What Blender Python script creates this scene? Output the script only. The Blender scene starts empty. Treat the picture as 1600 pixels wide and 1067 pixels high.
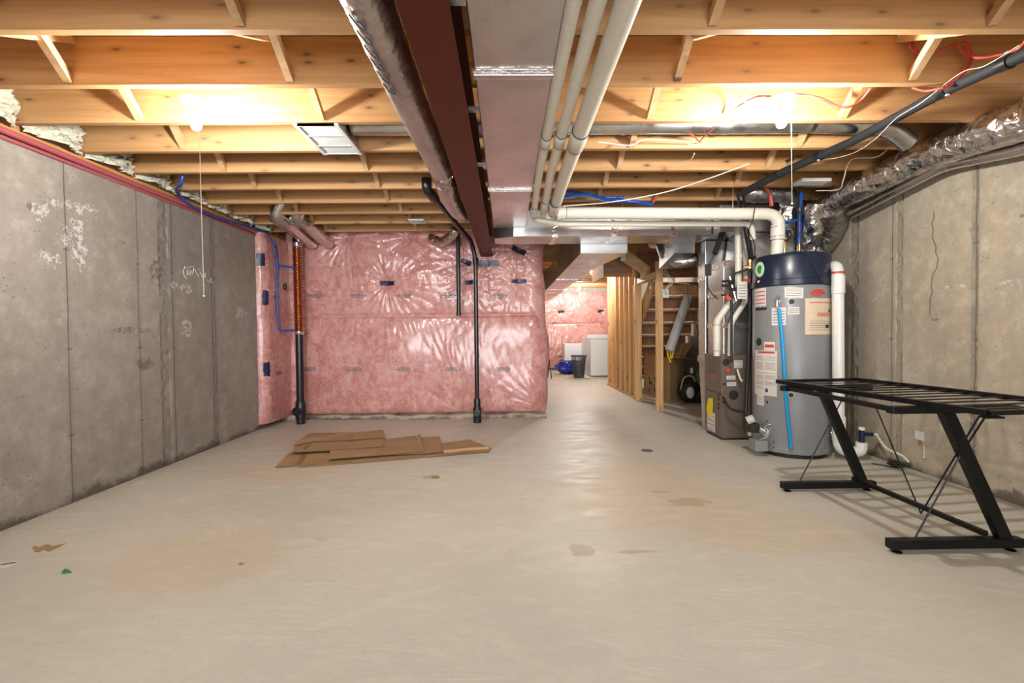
import bpy, math, random
import numpy as np
from mathutils import Vector, Matrix
random.seed(7)
rng = np.random.default_rng(5)
sc = bpy.context.scene
COL = sc.collection
PI = math.pi
# ------------------------------------------------------------------ camera
FPX = 711.0
CAMZ = 1.08
YAW, PITCH, ROLL = math.radians(0.73), math.radians(1.17), math.radians(-0.55)
RM = Matrix.Rotation(-YAW, 3, 'Z') @ Matrix.Rotation(PI/2 - PITCH, 3, 'X') @ Matrix.Rotation(ROLL, 3, 'Z')
CO = Vector((0, 0, CAMZ))
cam_d = bpy.data.cameras.new('camera'); cam = bpy.data.objects.new('camera', cam_d); COL.objects.link(cam)
cam_d.sensor_width = 36; cam_d.lens = FPX/1600*36; cam_d.clip_start = 0.02
cam.matrix_world = Matrix.Translation(CO) @ RM.to_4x4()
sc.camera = cam
# ------------------------------------------------------------------ world, exposure, soft light
w = bpy.data.worlds.new('world'); sc.world = w; w.use_nodes = True
w.node_tree.nodes['Background'].inputs[0].default_value = (1, .93, .84, 1)
w.node_tree.nodes['Background'].inputs[1].default_value = 0.25
sc.view_settings.view_transform = 'Standard'; sc.view_settings.look = 'None'
sc.view_settings.gamma = 1; sc.view_settings.use_curve_mapping = False
sc.view_settings.exposure = 0.42
BULB_W = 41.0        # radiant watts of each of the two bulbs in view
FAR_W = 52.0
def area(name, loc, target, size, power, col=(.94, .97, 1)):
    l = bpy.data.lights.new(name, 'AREA'); l.spread = math.radians(76); l.specular_factor = .10; l.shape = 'RECTANGLE'; l.size = size; l.size_y = 1.7; l.energy = power; l.color = col
    o = bpy.data.objects.new(name, l); COL.objects.link(o); o.location = loc
    o.rotation_euler = (Vector(target)-Vector(loc)).to_track_quat('-Z', 'Y').to_euler()
    return o
area('added_fill_light', (0.0, -2.1, 1.2), (-.2, 6.0, .9), 4.4, 49)  # wide unseen fill, added behind the camera to brighten the room

# pixel of the photograph (1600 x 1067) -> place in the room, at a known depth / height / side
def ray(px, py):
    return RM @ Vector(((px-800)/FPX, -(py-533.5)/FPX, -1))
def P(px, py, Y):
    d = ray(px, py); return CO + d*(Y/d.y)
def F(px, py, z=0.0):
    d = ray(px, py); return CO + d*((z-CAMZ)/d.z)
def S(px, py, X):
    d = ray(px, py); return CO + d*(X/d.x)

# ------------------------------------------------------------------ object helpers
ORI = {}
def tag(o, label=None, cat=None, group=None, kind=None):
    if label: o['label'] = label
    if cat: o['category'] = cat
    if group: o['group'] = group
    if kind: o['kind'] = kind
    return o
def thing(name, label, cat, loc=(0, 0, 0), group=None):
    o = bpy.data.objects.new(name, None); o.empty_display_size = .05; COL.objects.link(o)
    o.location = loc; ORI[o.name] = Vector(loc)
    return tag(o, label, cat, group)
def dup(o, delta, label=None, group=None):
    c = o.copy(); COL.objects.link(c); c.location = o.location + Vector(delta)
    if label: c['label'] = label
    if group: c['group'] = group
    def kids(a, b):
        for ch in [x for x in o_children(a)]:
            d = ch.copy(); COL.objects.link(d); d.parent = b; kids(ch, d)
    kids(o, c)
    return c
def o_children(a):
    return [x for x in COL.objects if x.parent == a]

class MB:
    def __init__(s): s.v = []; s.f = []; s.m = []; s.cur = 0
    def add(s, vs, fs):
        b = len(s.v); s.v += [Vector(v) for v in vs]
        for f in fs: s.f.append([i+b for i in f]); s.m.append(s.cur)
        return s
    def mat(s, i): s.cur = i; return s
    def box(s, x0, x1, y0, y1, z0, z1):
        return s.add([(x0,y0,z0),(x1,y0,z0),(x1,y1,z0),(x0,y1,z0),(x0,y0,z1),(x1,y0,z1),(x1,y1,z1),(x0,y1,z1)],
            [(0,3,2,1),(4,5,6,7),(0,1,5,4),(1,2,6,5),(2,3,7,6),(3,0,4,7)])
    def hexa(s, b, t):  # bottom 4 (ccw from above), top 4
        return s.add(list(b)+list(t), [(0,3,2,1),(4,5,6,7),(0,1,5,4),(1,2,6,5),(2,3,7,6),(3,0,4,7)])
    def bar(s, p, q, w, h, up=(0,0,1)):
        p, q = Vector(p), Vector(q); d = (q-p).normalized(); u = Vector(up)
        a = d.cross(u)
        if a.length < 1e-4: a = d.cross(Vector((1,0,0)))
        a.normalize(); c = a.cross(d).normalized(); a *= w/2; c *= h/2
        return s.hexa([p-a-c, p+a-c, q+a-c, q-a-c], [p-a+c, p+a+c, q+a+c, q-a+c])
    def tube(s, pts, r, n=12, cap=True, rough=0.0, flat=1.0):
        pts = [Vector(p) for p in pts]; m = len(pts)
        rs = r if isinstance(r, (list, tuple)) else [r]*m
        t0 = (pts[1]-pts[0]).normalized()
        a = t0.cross(Vector((0,0,1)))
        if a.length < .05: a = t0.cross(Vector((0,1,0)))
        a.normalize(); vs = []
        for i, p in enumerate(pts):
            t = (pts[min(i+1,m-1)]-pts[max(i-1,0)]).normalized()
            a = (a - t*a.dot(t)).normalized(); b = t.cross(a)
            for k in range(n):
                th = 2*PI*k/n
                rr = rs[i]*(1+(random.uniform(-rough, rough) if rough else 0))
                vs.append(p + a*math.cos(th)*rr + b*math.sin(th)*rr*flat)
        fs = [(i*n+k, i*n+(k+1)%n, (i+1)*n+(k+1)%n, (i+1)*n+k) for i in range(m-1) for k in range(n)]
        if cap: fs += [tuple(range(n-1,-1,-1)), tuple((m-1)*n+k for k in range(n))]
        return s.add(vs, fs)
    def cyl(s, p, q, r, n=20): return s.tube([p, q], r, n)
    def lathe(s, prof, c=(0,0,0), n=24, axis='z'):
        c = Vector(c); vs = []
        for r, z in prof:
            for k in range(n):
                x, y = r*math.cos(2*PI*k/n), r*math.sin(2*PI*k/n)
                v = {'z': (x,y,z), 'y': (x,z,y), 'x': (z,x,y)}[axis]
                vs.append(c+Vector(v))
        m = len(prof)
        fs = [(i*n+k, i*n+(k+1)%n, (i+1)*n+(k+1)%n, (i+1)*n+k) for i in range(m-1) for k in range(n)]
        fs += [tuple(range(n-1,-1,-1)), tuple((m-1)*n+k for k in range(n))]
        return s.add(vs, fs)
    def ball(s, c, rx, ry=None, rz=None, n=14):
        ry = ry or rx; rz = rz or rx; c = Vector(c); vs = []; m = n//2+1
        for i in range(1, m-1):
            ph = PI*i/(m-1)
            for k in range(n):
                th = 2*PI*k/n
                vs.append(c+Vector((rx*math.sin(ph)*math.cos(th), ry*math.sin(ph)*math.sin(th), rz*math.cos(ph))))
        r = m-2
        vs += [c+Vector((0,0,rz)), c-Vector((0,0,rz))]; T, B = r*n, r*n+1
        fs = [(i*n+k, (i+1)*n+k, (i+1)*n+(k+1)%n, i*n+(k+1)%n) for i in range(r-1) for k in range(n)]
        fs += [(T, k, (k+1)%n) for k in range(n)] + [(B, (r-1)*n+(k+1)%n, (r-1)*n+k) for k in range(n)]
        return s.add(vs, fs)
    def prism(s, poly, off):
        off = Vector(off); n = len(poly); a = [Vector(p) for p in poly]
        return s.add(a+[p+off for p in a], [tuple(range(n-1,-1,-1)), tuple(range(n,2*n))]+[(i,(i+1)%n,(i+1)%n+n,i+n) for i in range(n)])
    def grid(s, X, Y, Z):
        h, w_ = X.shape; vs = np.stack([X,Y,Z],-1).reshape(-1,3)
        return s.add([Vector(v) for v in vs], [(i*w_+j, i*w_+j+1, (i+1)*w_+j+1, (i+1)*w_+j) for i in range(h-1) for j in range(w_-1)])
    def build(s, name, mats, parent=None, smooth=35, bevel=0, origin=None, kind=None):
        if not isinstance(mats, (list, tuple)): mats = [mats]
        if parent is not None: o_ = ORI[parent.name]
        elif origin is not None: o_ = Vector(origin)
        else:
            A = np.array([tuple(v) for v in s.v]); lo, hi = A.min(0), A.max(0)
            o_ = Vector(((lo[0]+hi[0])/2, (lo[1]+hi[1])/2, lo[2]))
        me = bpy.data.meshes.new(name)
        me.from_pydata([tuple(v-o_) for v in s.v], [], s.f)
        for m in mats: me.materials.append(m)
        me.polygons.foreach_set('material_index', s.m)
        if smooth:
            me.polygons.foreach_set('use_smooth', [True]*len(me.polygons))
            me.set_sharp_from_angle(angle=math.radians(smooth))
        me.validate(); me.update()
        o = bpy.data.objects.new(name, me); COL.objects.link(o)
        if parent is not None: o.parent = parent
        else: o.location = o_
        ORI[o.name] = o_
        if bevel:
            b = o.modifiers.new('b', 'BEVEL'); b.width = bevel; b.segments = 2; b.limit_method = 'ANGLE'
        if kind: o['kind'] = kind
        return o
def one(mb, name, mats, label, cat, group=None, **k):
    return tag(mb.build(name, mats, **k), label, cat, group)
def rp(pts, rad, n=6):
    """polyline with rounded corners"""
    pts = [Vector(p) for p in pts]; out = [pts[0]]
    for i in range(1, len(pts)-1):
        a, b, c = pts[i-1], pts[i], pts[i+1]
        r = min(rad, (a-b).length*.49, (c-b).length*.49)
        p, q = b+(a-b).normalized()*r, b+(c-b).normalized()*r
        for k in range(n+1):
            t = k/n; out.append(p*(1-t)**2 + b*2*t*(1-t) + q*t*t)
    out.append(pts[-1]); return out
def spline(pts, n=8):
    pts = [Vector(p) for p in pts]; P_ = [pts[0]*2-pts[1]]+pts+[pts[-1]*2-pts[-2]]; out = []
    for i in range(1, len(P_)-2):
        a, b, c, d = P_[i-1:i+3]
        for k in range(n):
            t = k/n
            out.append(.5*((2*b)+(c-a)*t+(2*a-5*b+4*c-d)*t*t+(3*b-a-3*c+d)*t**3))
    out.append(pts[-1]); return out

# ------------------------------------------------------------------ materials
class NT:
    def __init__(s, name):
        s.m = bpy.data.materials.new(name); s.m.use_nodes = True; s.t = s.m.node_tree; s.n = s.t.nodes
        s.b = s.n['Principled BSDF']; s.tc = s.n.new('ShaderNodeTexCoord'); s.co = s.tc.outputs['Object']
    def put(s, inp, v):
        if isinstance(v, bpy.types.NodeSocket): s.t.links.new(v, inp)
        elif isinstance(v, (tuple, list)) and len(v) == 3 and inp.type == 'RGBA': inp.default_value = (*v, 1)
        else: inp.default_value = v
    def math(s, op, a, b=0.0, clamp=False):
        q = s.n.new('ShaderNodeMath'); q.operation = op; q.use_clamp = clamp; s.put(q.inputs[0], a); s.put(q.inputs[1], b); return q.outputs[0]
    def map(s, vec, scale=(1,1,1), loc=(0,0,0)):
        q = s.n.new('ShaderNodeMapping'); s.put(q.inputs['Vector'], vec); q.inputs['Scale'].default_value = scale; s.put(q.inputs['Location'], loc); return q.outputs[0]
    def noise(s, scale, detail=4, vec=None, rough=.55, dist=0.0, fac=True):
        q = s.n.new('ShaderNodeTexNoise'); s.put(q.inputs['Vector'], vec or s.co); q.inputs['Scale'].default_value = scale
        q.inputs['Detail'].default_value = detail; q.inputs['Roughness'].default_value = rough; q.inputs['Distortion'].default_value = dist
        return q.outputs[0 if fac else 1]
    def vor(s, scale, vec=None, feat='F1', out=0, dim='3D'):
        q = s.n.new('ShaderNodeTexVoronoi'); q.voronoi_dimensions = dim; q.feature = feat; s.put(q.inputs['Vector'], vec or s.co); q.inputs['Scale'].default_value = scale; return q.outputs[out]
    def mr(s, v, a, b, c=0.0, d=1.0):
        q = s.n.new('ShaderNodeMapRange'); q.interpolation_type = 'SMOOTHSTEP'
        for i, x in enumerate((v, a, b, c, d)): s.put(q.inputs[i], x)
        return q.outputs[0]
    def mix(s, f, a, b, mode='MIX'):
        q = s.n.new('ShaderNodeMix'); q.data_type = 'RGBA'; q.blend_type = mode
        s.put(q.inputs['Factor'], f); s.put(q.inputs[6], a); s.put(q.inputs[7], b); return q.outputs[2]
    def sep(s, vec=None):
        q = s.n.new('ShaderNodeSeparateXYZ'); s.put(q.inputs[0], vec or s.co); return q.outputs
    def bump(s, h, strength=.3, dist=.01):
        q = s.n.new('ShaderNodeBump'); q.inputs['Strength'].default_value = strength; q.inputs['Distance'].default_value = dist
        s.put(q.inputs['Height'], h); s.t.links.new(q.outputs[0], s.b.inputs['Normal'])
    def set(s, **k):
        for a, v in k.items(): s.put(s.b.inputs[a.replace('_', ' ')], v)
        return s.m
def plain(name, c, rough=.5, metal=0.0, **k):
    t = NT(name); v = t.noise(35, 3); t.set(Base_Color=t.mix(t.mr(v, .3, .7, 0, .25), c, tuple(x*.75 for x in c)), Roughness=rough, Metallic=metal, **k); return t.m
def wood(name, c, axis='x', dark=.5, random_obj=True, knot=(.10,.035,.012)):
    t = NT(name)
    if random_obj:
        oi = t.n.new('ShaderNodeObjectInfo'); r = t.math('MULTIPLY', oi.outputs['Random'], 37.0)
        cb = t.n.new('ShaderNodeCombineXYZ')
        for i in range(3): t.put(cb.inputs[i], r)
        base = t.map(t.co, loc=cb.outputs[0]); t.rand = oi.outputs['Random']
    else: base = t.co; t.rand = 0.5
    sc_ = {'x': (.35, 3, 9), 'y': (3, .35, 9), 'z': (6, 6, .35)}[axis]
    g = t.noise(3.2, 6, t.map(base, sc_), dist=.6)
    g2 = t.noise(22, 3, t.map(base, sc_))
    bx, by, bz = t.sep(base); cb2 = t.n.new('ShaderNodeCombineXYZ')
    a_, c_ = {'x': (bx, bz), 'y': (by, bz), 'z': (bz, t.math('ADD', bx, by))}[axis]
    t.put(cb2.inputs[0], t.math('MULTIPLY', a_, 3.4)); t.put(cb2.inputs[1], t.math('MULTIPLY', c_, 9.0))
    kd = t.vor(1.0, cb2.outputs[0], dim='2D'); kc = t.vor(1.0, cb2.outputs[0], out=1, dim='2D')
    kr = t.sep(kc)[0]
    km = t.math('MULTIPLY', t.mr(kd, .03, .10, 1, 0), t.mr(kr, .50, .56))
    halo = t.math('MULTIPLY', t.mr(kd, .05, .28, .75, 0), t.mr(kr, .50, .56))
    col = t.mix(t.mr(g, .35, .7), c, tuple(x*dark**(.4+.35*i) for i, x in enumerate(c)))
    col = t.mix(t.mr(g2, .3, .7, 0, .25), col, tuple(x*.6 for x in c))
    col = t.mix(halo, col, tuple(x*.55 for x in c))
    col = t.mix(km, col, knot)
    if random_obj: col = t.mix(t.mr(t.rand, 0, 1, 0, .35), col, tuple(min(1, x*(1.25, 1.3, 1.45)[i]) for i, x in enumerate(c)))
    t.bump(t.math('ADD', g2, g), .12, .003)
    return t.set(Base_Color=col, Roughness=.62)

def spots(t, co3, pts, nz):
    """blotch mask: list of (a, b, ra, rb) in the plane (axis a, axis z or y)"""
    tot = None
    a_, b_ = co3
    for (a, b, ra, rb) in pts:
        da = t.math('DIVIDE', t.math('SUBTRACT', a_, a), ra); db = t.math('DIVIDE', t.math('SUBTRACT', b_, b), rb)
        d = t.math('SQRT', t.math('ADD', t.math('MULTIPLY', da, da), t.math('MULTIPLY', db, db)))
        d = t.math('ADD', d, t.math('MULTIPLY', t.math('SUBTRACT', nz, .5), 1.6))
        m = t.mr(d, .75, 1.0, 1, 0)
        tot = m if tot is None else t.math('MAXIMUM', tot, m)
    return tot
def concrete_wall(name, base, seams, rough_bands, white, dark, shade_bands, cracks=()):
    t = NT(name); X, Y, Z = t.sep()
    n1 = t.noise(1.1, 5); n2 = t.noise(9, 6, rough=.7); n3 = t.noise(60, 4)
    streak = t.noise(5, 4, t.map(t.co, (1, 1, .12)))
    col = t.mix(t.mr(n1, .3, .7), base, tuple(x*y for x, y in zip(base, (.90, .86, .80))))
    col = t.mix(t.mr(streak, .35, .75, 0, .55), col, tuple(x*.68 for x in base))
    col = t.mix(t.mr(t.noise(2.6, 6, rough=.7), .50, .66, 0, .40), col, tuple(x*.70 for x in base))
    col = t.mix(t.mr(n2, .45, .75, 0, .7), col, tuple(x*1.3 for x in base))
    col = t.mix(t.mr(n2, .30, .48, .4, 0), col, tuple(x*.66 for x in base))
    col = t.mix(t.mr(n3, .5, .75, 0, .35), col, tuple(x*.6 for x in base))
    pits = t.mr(t.vor(38, t.map(t.co, (1, 1, 1))), .0, .25, 1, 0)
    pm = t.math('MULTIPLY', pits, t.mr(t.noise(14, 2), .52, .62))
    col = t.mix(t.math('MULTIPLY', pm, .85), col, tuple(x*.35 for x in base))
    hgt = t.math('SUBTRACT', t.math('MULTIPLY', n3, .35), t.math('MULTIPLY', pm, .6))
    hgt = t.math('ADD', hgt, t.math('MULTIPLY', n2, .5))
    for (a, b, f) in shade_bands:   # damp, greyer pours between two forms
        m = t.math('MULTIPLY', t.mr(Y, a-.04, a+.04), t.mr(Y, b-.04, b+.04, 1, 0))
        col = t.mix(t.math('MULTIPLY', m, f), col, tuple(x*y for x, y in zip(base, (.52, .52, .54))))
    wob = t.math('MULTIPLY', t.math('SUBTRACT', t.noise(3, 4), .5), .02)
    Yw = t.math('ADD', Y, wob)
    for (y0, wd, f) in seams:
        d = t.math('ABSOLUTE', t.math('SUBTRACT', Yw, y0))
        m = t.math('MULTIPLY', t.mr(d, wd*.4, wd, 1, 0), t.mr(streak, .2, .6, .55, 1))
        col = t.mix(t.math('MULTIPLY', m, f), col, tuple(x*.28 for x in base)); hgt = t.math('SUBTRACT', hgt, t.math('MULTIPLY', m, 1.6))
        m2 = t.mr(d, wd, wd*7, f*.35, 0); col = t.mix(m2, col, tuple(x*.6 for x in base))
        tie = None
        for tz in [(.42, .98, 1.62), (.30, 1.0), (.98, 1.62)][int(y0*100) % 3]:
            dz = t.math('ABSOLUTE', t.math('SUBTRACT', Z, tz+.02*math.sin(y0*9)))
            mm = t.math('MULTIPLY', t.mr(dz, .004, .012, 1, 0), t.mr(d, .015, .028, 1, 0))
            tie = mm if tie is None else t.math('MAXIMUM', tie, mm)
        col = t.mix(t.math('MULTIPLY', tie, .55), col, tuple(x*.25 for x in base))
    for (y0, wd) in rough_bands:
        d = t.math('ABSOLUTE', t.math('SUBTRACT', Yw, y0))
        m = t.math('MULTIPLY', t.mr(d, wd*.5, wd, 1, 0), t.mr(n2, .42, .56))
        col = t.mix(t.math('MULTIPLY', m, .28), col, tuple(x*.45 for x in base)); hgt = t.math('SUBTRACT', hgt, t.math('MULTIPLY', m, 2.0))
    cw = t.math('ADD', Y, t.math('MULTIPLY', t.math('SUBTRACT', t.noise(2.2, 3, t.map(t.co, (0, 0, 1))), .5), .35))
    for (y0, za, zb) in cracks:
        d = t.math('ABSOLUTE', t.math('SUBTRACT', cw, y0))
        m = t.math('MULTIPLY', t.mr(d, .002, .007, 1, 0), t.math('MULTIPLY', t.mr(Z, za, za+.03), t.mr(Z, zb-.05, zb, 1, 0)))
        col = t.mix(t.math('MULTIPLY', m, .8), col, tuple(x*.3 for x in base)); hgt = t.math('SUBTRACT', hgt, m)
    nz = t.noise(7, 5, rough=.7)
    if dark: col = t.mix(t.math('MULTIPLY', t.math('MULTIPLY', spots(t, (Y, Z), dark, nz), t.mr(t.noise(26, 5, rough=.75), .42, .60)), .75), col, tuple(x*.3 for x in base))
    if white:
        nz2 = t.mr(t.noise(9, 6, rough=.75), .2, .8, -.45, 1.45)
        m = t.math('MULTIPLY', spots(t, (Y, Z), white, nz2), t.mr(t.noise(22, 5, rough=.8), .45, .53))
        col = t.mix(t.math('MULTIPLY', m, .7), col, (.68, .67, .64)); hgt = t.math('ADD', hgt, m)
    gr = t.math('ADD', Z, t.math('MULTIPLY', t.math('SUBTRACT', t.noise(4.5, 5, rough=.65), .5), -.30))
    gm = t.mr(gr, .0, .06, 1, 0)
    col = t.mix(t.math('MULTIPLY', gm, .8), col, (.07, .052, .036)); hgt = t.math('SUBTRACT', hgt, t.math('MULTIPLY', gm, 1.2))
    t.bump(hgt, .55, .012)
    return t.set(Base_Color=col, Roughness=.85)

M = {}
M['joist'] = wood('joist_wood', (.50, .285, .115))
M['strut'] = wood('strut_wood', (.58, .38, .19), 'y')
M['stud'] = wood('stud_wood', (.70, .43, .19), 'z')
M['sill'] = wood('sill_wood', (.60, .30, .08), 'y')
M['subfloor'] = wood('subfloor_wood', (.50, .30, .14), 'x', random_obj=False)
M['darkwood'] = wood('dark_panel_wood', (.34, .20, .115), 'x', random_obj=False)
M['brownboard'] = wood('brown_board', (.36, .19, .10), 'z')
M['wall_left'] = concrete_wall('concrete_left', (.325, .297, .265), [(2.97, .006, .8), (3.54, .005, .7), (3.90, .007, .8), (4.46, .008, .8), (2.35, .005, .5)],
    [(3.80, .06), (4.43, .03)], [(3.06, 1.66, .075, .15), (3.03, 1.79, .07, .05), (2.80, 1.83, .05, .06), (3.05, 1.93, .14, .035), (2.86, 1.55, .08, .05), (2.95, 1.68, .04, .05), (4.05, 1.13, .06, .06), (4.03, 1.5, .12, .03), (4.9, 1.3, .1, .05)],
    [(3.47, 1.12, .20, .03), (3.6, .86, .1, .06), (3.4, 1.77, .03, .015), (2.75, 1.86, .015, .03), (3.72, 1.6, .08, .12)], [(3.88, 4.47, .18)])
M['wall_right'] = concrete_wall('concrete_right', (.50, .445, .35), [(3.62, .006, .8), (2.97, .007, .85), (2.2, .006, .6)],
    [(3.55, .035), (4.02, .06), (2.98, .03)], [(3.75, 1.35, .06, .04), (3.1, 1.36, .09, .018), (2.72, 1.35, .13, .016)],
    [(3.26, 1.16, .05, .03), (2.7, 1.75, .02, .015), (2.98, 1.73, .05, .012)], [(3.85, 13, .40)], [(3.28, 1.17, 1.95)])
def floor_mat():
    t = NT('concrete_floor'); X, Y, Z = t.sep(); base = (.60, .575, .488)
    n1 = t.noise(.9, 5); sw = t.noise(2.2, 6, t.map(t.co, (1, 2.4, 1)), dist=2.2, rough=.6); fine = t.noise(45, 4)
    col = t.mix(t.mr(n1, .3, .7), base, tuple(x*y for x, y in zip(base, (.86, .86, .86))))
    col = t.mix(t.mr(sw, .45, .75, 0, .5), col, tuple(x*1.14 for x in base))
    col = t.mix(t.mr(fine, .45, .75, 0, .25), col, tuple(x*.82 for x in base))
    col = t.mix(t.mr(t.noise(3.1, 6, t.map(t.co, (1.4, 3, 1), (5, 2, 0)), dist=3), .52, .78, 0, .35), col, tuple(x*.76 for x in base))
    nz = t.noise(2.3, 5)
    col = t.mix(t.math('MULTIPLY', spots(t, (X, Y), [(1.0, 3.0, .75, .7), (1.4, 2.4, .6, .3), (-1.75, 3.6, .5, .35), (-2.2, 4.6, .4, .3), (-1.5, 2.2, .5, .3)], nz), .35), col, (.60, .47, .30))
    nf = t.noise(16, 5)
    col = t.mix(t.math('MULTIPLY', spots(t, (X, Y), [(.36, 2.23, .07, .075), (.62, 2.2, .10, .02), (-.59, 3.4, .06, .045), (1.14, 2.83, .14, .08), (1.03, 3.02, .08, .02)], nf), .62), col, (.40, .31, .20))
    dots = t.math('MULTIPLY', t.mr(t.vor(9), .02, .05, 1, 0), t.mr(t.sep(t.vor(9, out=1))[0], .72, .75))
    col = t.mix(t.math('MULTIPLY', dots, .6), col, (.2, .16, .12))
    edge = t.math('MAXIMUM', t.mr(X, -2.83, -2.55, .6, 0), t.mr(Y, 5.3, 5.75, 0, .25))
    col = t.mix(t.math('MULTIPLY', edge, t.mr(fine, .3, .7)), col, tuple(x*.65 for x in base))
    t.bump(t.math('ADD', t.math('MULTIPLY', sw, 1.0), t.math('MULTIPLY', fine, .2)), .22, .012)
    return t.set(Base_Color=col, Roughness=t.mr(sw, .3, .7, .56, .42))
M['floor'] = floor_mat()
def pink_mat(name, c=(.54, .222, .198)):
    t = NT(name); n = t.noise(5, 6, dist=1.2, rough=.65); n2 = t.noise(22, 5)
    n3 = t.noise(3, 5, t.map(t.co, (3.5, 3.5, .8)), dist=1.5)
    col = t.mix(t.mr(n, .36, .62), tuple(x*y for x, y in zip(c, (.92, .80, .78))), tuple(x*y for x, y in zip(c, (1.18, 1.5, 1.5))))
    sv = t.noise(3.2, 7, dist=3.5, rough=.62); col = t.mix(t.mr(t.math('ABSOLUTE', t.math('SUBTRACT', sv, .5)), 0, .035, .5, 0), col, tuple(min(.85, x*y) for x, y in zip(c, (1.3, 1.9, 1.9))))
    col = t.mix(t.mr(n2, .45, .7, 0, .4), col, tuple(x*.72 for x in c))
    col = t.mix(t.mr(n3, .52, .70, 0, .45), col, tuple(x*y for x, y in zip(c, (.78, .62, .6))))
    wr = t.noise(4, 6, t.map(t.co, (1, 1, 2.2)), dist=2.5, rough=.6)
    t.bump(wr, .2, .02)
    return t.set(Base_Color=col, Roughness=.55, Coat_Weight=.85, Coat_Roughness=.19, Coat_IOR=1.5)
M['pink'] = pink_mat('pink_insulation')
def metal(name, c, rough, amp=.3, scale=6, dist=.01, ramp=None, rb=.15):
    t = NT(name); n = t.noise(scale, 4, dist=.8); v = t.vor(scale*2.2)
    t.bump(t.math('ADD', n, t.math('MULTIPLY', v, .4)), amp, dist)
    return t.set(Base_Color=t.mix(t.mr(t.noise(3, 4), .35, .7), c, tuple(x*.82 for x in c)), Metallic=1.0, Roughness=t.mr(n, .3, .7, rough, rough+rb))
M['galv'] = metal('galvanised_sheet', (.62, .61, .60), .26, .10, 3)
M['galv_round'] = metal('galvanised_pipe', (.66, .65, .63), .2, .1, 5)
M['foil'] = metal('crumpled_foil', (.70, .68, .66), .15, .9, 9, .03)
M['foil_soft'] = metal('foil_sleeve', (.55, .53, .51), .32, .5, 14, .012)
M['foiltape'] = metal('foil_tape', (.80, .72, .68), .2, .5, 20, .01)
M['sleeve'] = metal('grey_sleeve', (.46, .43, .40), .34, .9, 8, .03)
M['chrome'] = metal('bright_metal', (.75, .74, .72), .15, .05, 5)
M['steel_red'] = plain('red_primer', (.10, .016, .005), .5, Specular_IOR_Level=.25)
M['pvc'] = plain('cream_pvc', (.72, .68, .57), .32)
M['pvcw'] = plain('white_pvc', (.80, .79, .75), .3)
M['mark'] = plain('dark_marking', (.05, .05, .05), .6)
M['black'] = plain('black_pipe', (.012, .012, .013), .30)
M['blackmetal'] = plain('black_powder_coat', (.004, .004, .0045), .42, Specular_IOR_Level=.3)
M['rubber'] = plain('grey_rubber_sleeve', (.018, .019, .021), .7, Specular_IOR_Level=.3)
M['copper'] = plain('copper', (.50, .23, .12), .30, 1.0)
M['brass'] = plain('brass', (.70, .48, .20), .3, 1.0)
M['blue'] = plain('blue_pex', (.01, .07, .36), .3)
M['bluetape'] = plain('blue_sheathing_tape', (.005, .012, .06), .35)
M['darktape'] = plain('dark_tape', (.02, .022, .04), .4)
M['bluehose'] = plain('bright_blue_hose', (.0, .33, .72), .35)
M['red'] = plain('red_wire', (.62, .09, .07), .4)
M['redpink'] = plain('red_gasket', (.42, .10, .115), .45)
M['wire'] = plain('white_wire', (.75, .68, .56), .45)
M['white'] = plain('white_plastic', (.78, .78, .76), .4)
M['whitegrey'] = plain('pale_grey_plastic', (.50, .50, .49), .5)
M['appliance'] = plain('white_enamel', (.80, .82, .84), .3)
M['paper'] = plain('label_paper', (.70, .67, .62), .55)
M['cream'] = plain('cream_label', (.74, .60, .42), .4)
M['redink'] = plain('red_ink', (.55, .07, .04), .5)
M['greyink'] = plain('grey_ink', (.17, .16, .16), .6)
M['foam'] = NT('spray_foam'); _t = M['foam']; _n = _t.noise(14, 5); _t.bump(_n, .8, .03); M['foam'] = _t.set(Base_Color=_t.mix(_t.mr(_n, .3, .7), (.66, .67, .58), (.52, .50, .38)), Roughness=.8)
M['card'] = NT('cardboard'); _t = M['card']; _n = _t.noise(3, 5); M['card'] = _t.set(Base_Color=_t.mix(_t.mr(_n, .3, .7), (.42, .265, .135), (.34, .205, .10)), Roughness=.75)
M['cardtape'] = plain('brown_parcel_tape', (.30, .16, .06), .3)
M['cardedge'] = plain('cardboard_edge', (.16, .095, .045), .8)
M['tank'] = plain('grey_tank_paint', (.235, .243, .25), .36)
M['navy'] = plain('navy_cap', (.008, .016, .040), .3)
M['furnace'] = plain('furnace_brown', (.155, .12, .092), .34)
M['yellow'] = plain('yellow_tag', (.90, .68, .01), .5)
M['dark'] = plain('near_black', (.02, .018, .016), .6)
M['greenlabel'] = plain('pale_green_label', (.55, .72, .52), .45)
M['green'] = plain('green_scrap', (.02, .28, .05), .4)
M['leaf'] = plain('dry_leaf', (.36, .24, .11), .7)
M['basket'] = plain('grey_basket', (.05, .055, .065), .5)
M['bluebag'] = plain('blue_bag', (.005, .03, .30), .25)
M['porcelain'] = plain('porcelain', (.82, .80, .76), .25)
def emis(name, strength, c=(1, .975, .93)):
    t = NT(name); return t.set(Base_Color=(1, 1, 1), Emission_Color=c, Emission_Strength=strength)
BA = 4*PI*.025**2
M['bulb'] = emis('lit_bulb', BULB_W/(PI*BA)); M['bulb_far'] = emis('lit_bulb_far', FAR_W/(PI*BA))
M['led'] = emis('red_led', 3, (1, .03, .02))

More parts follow.
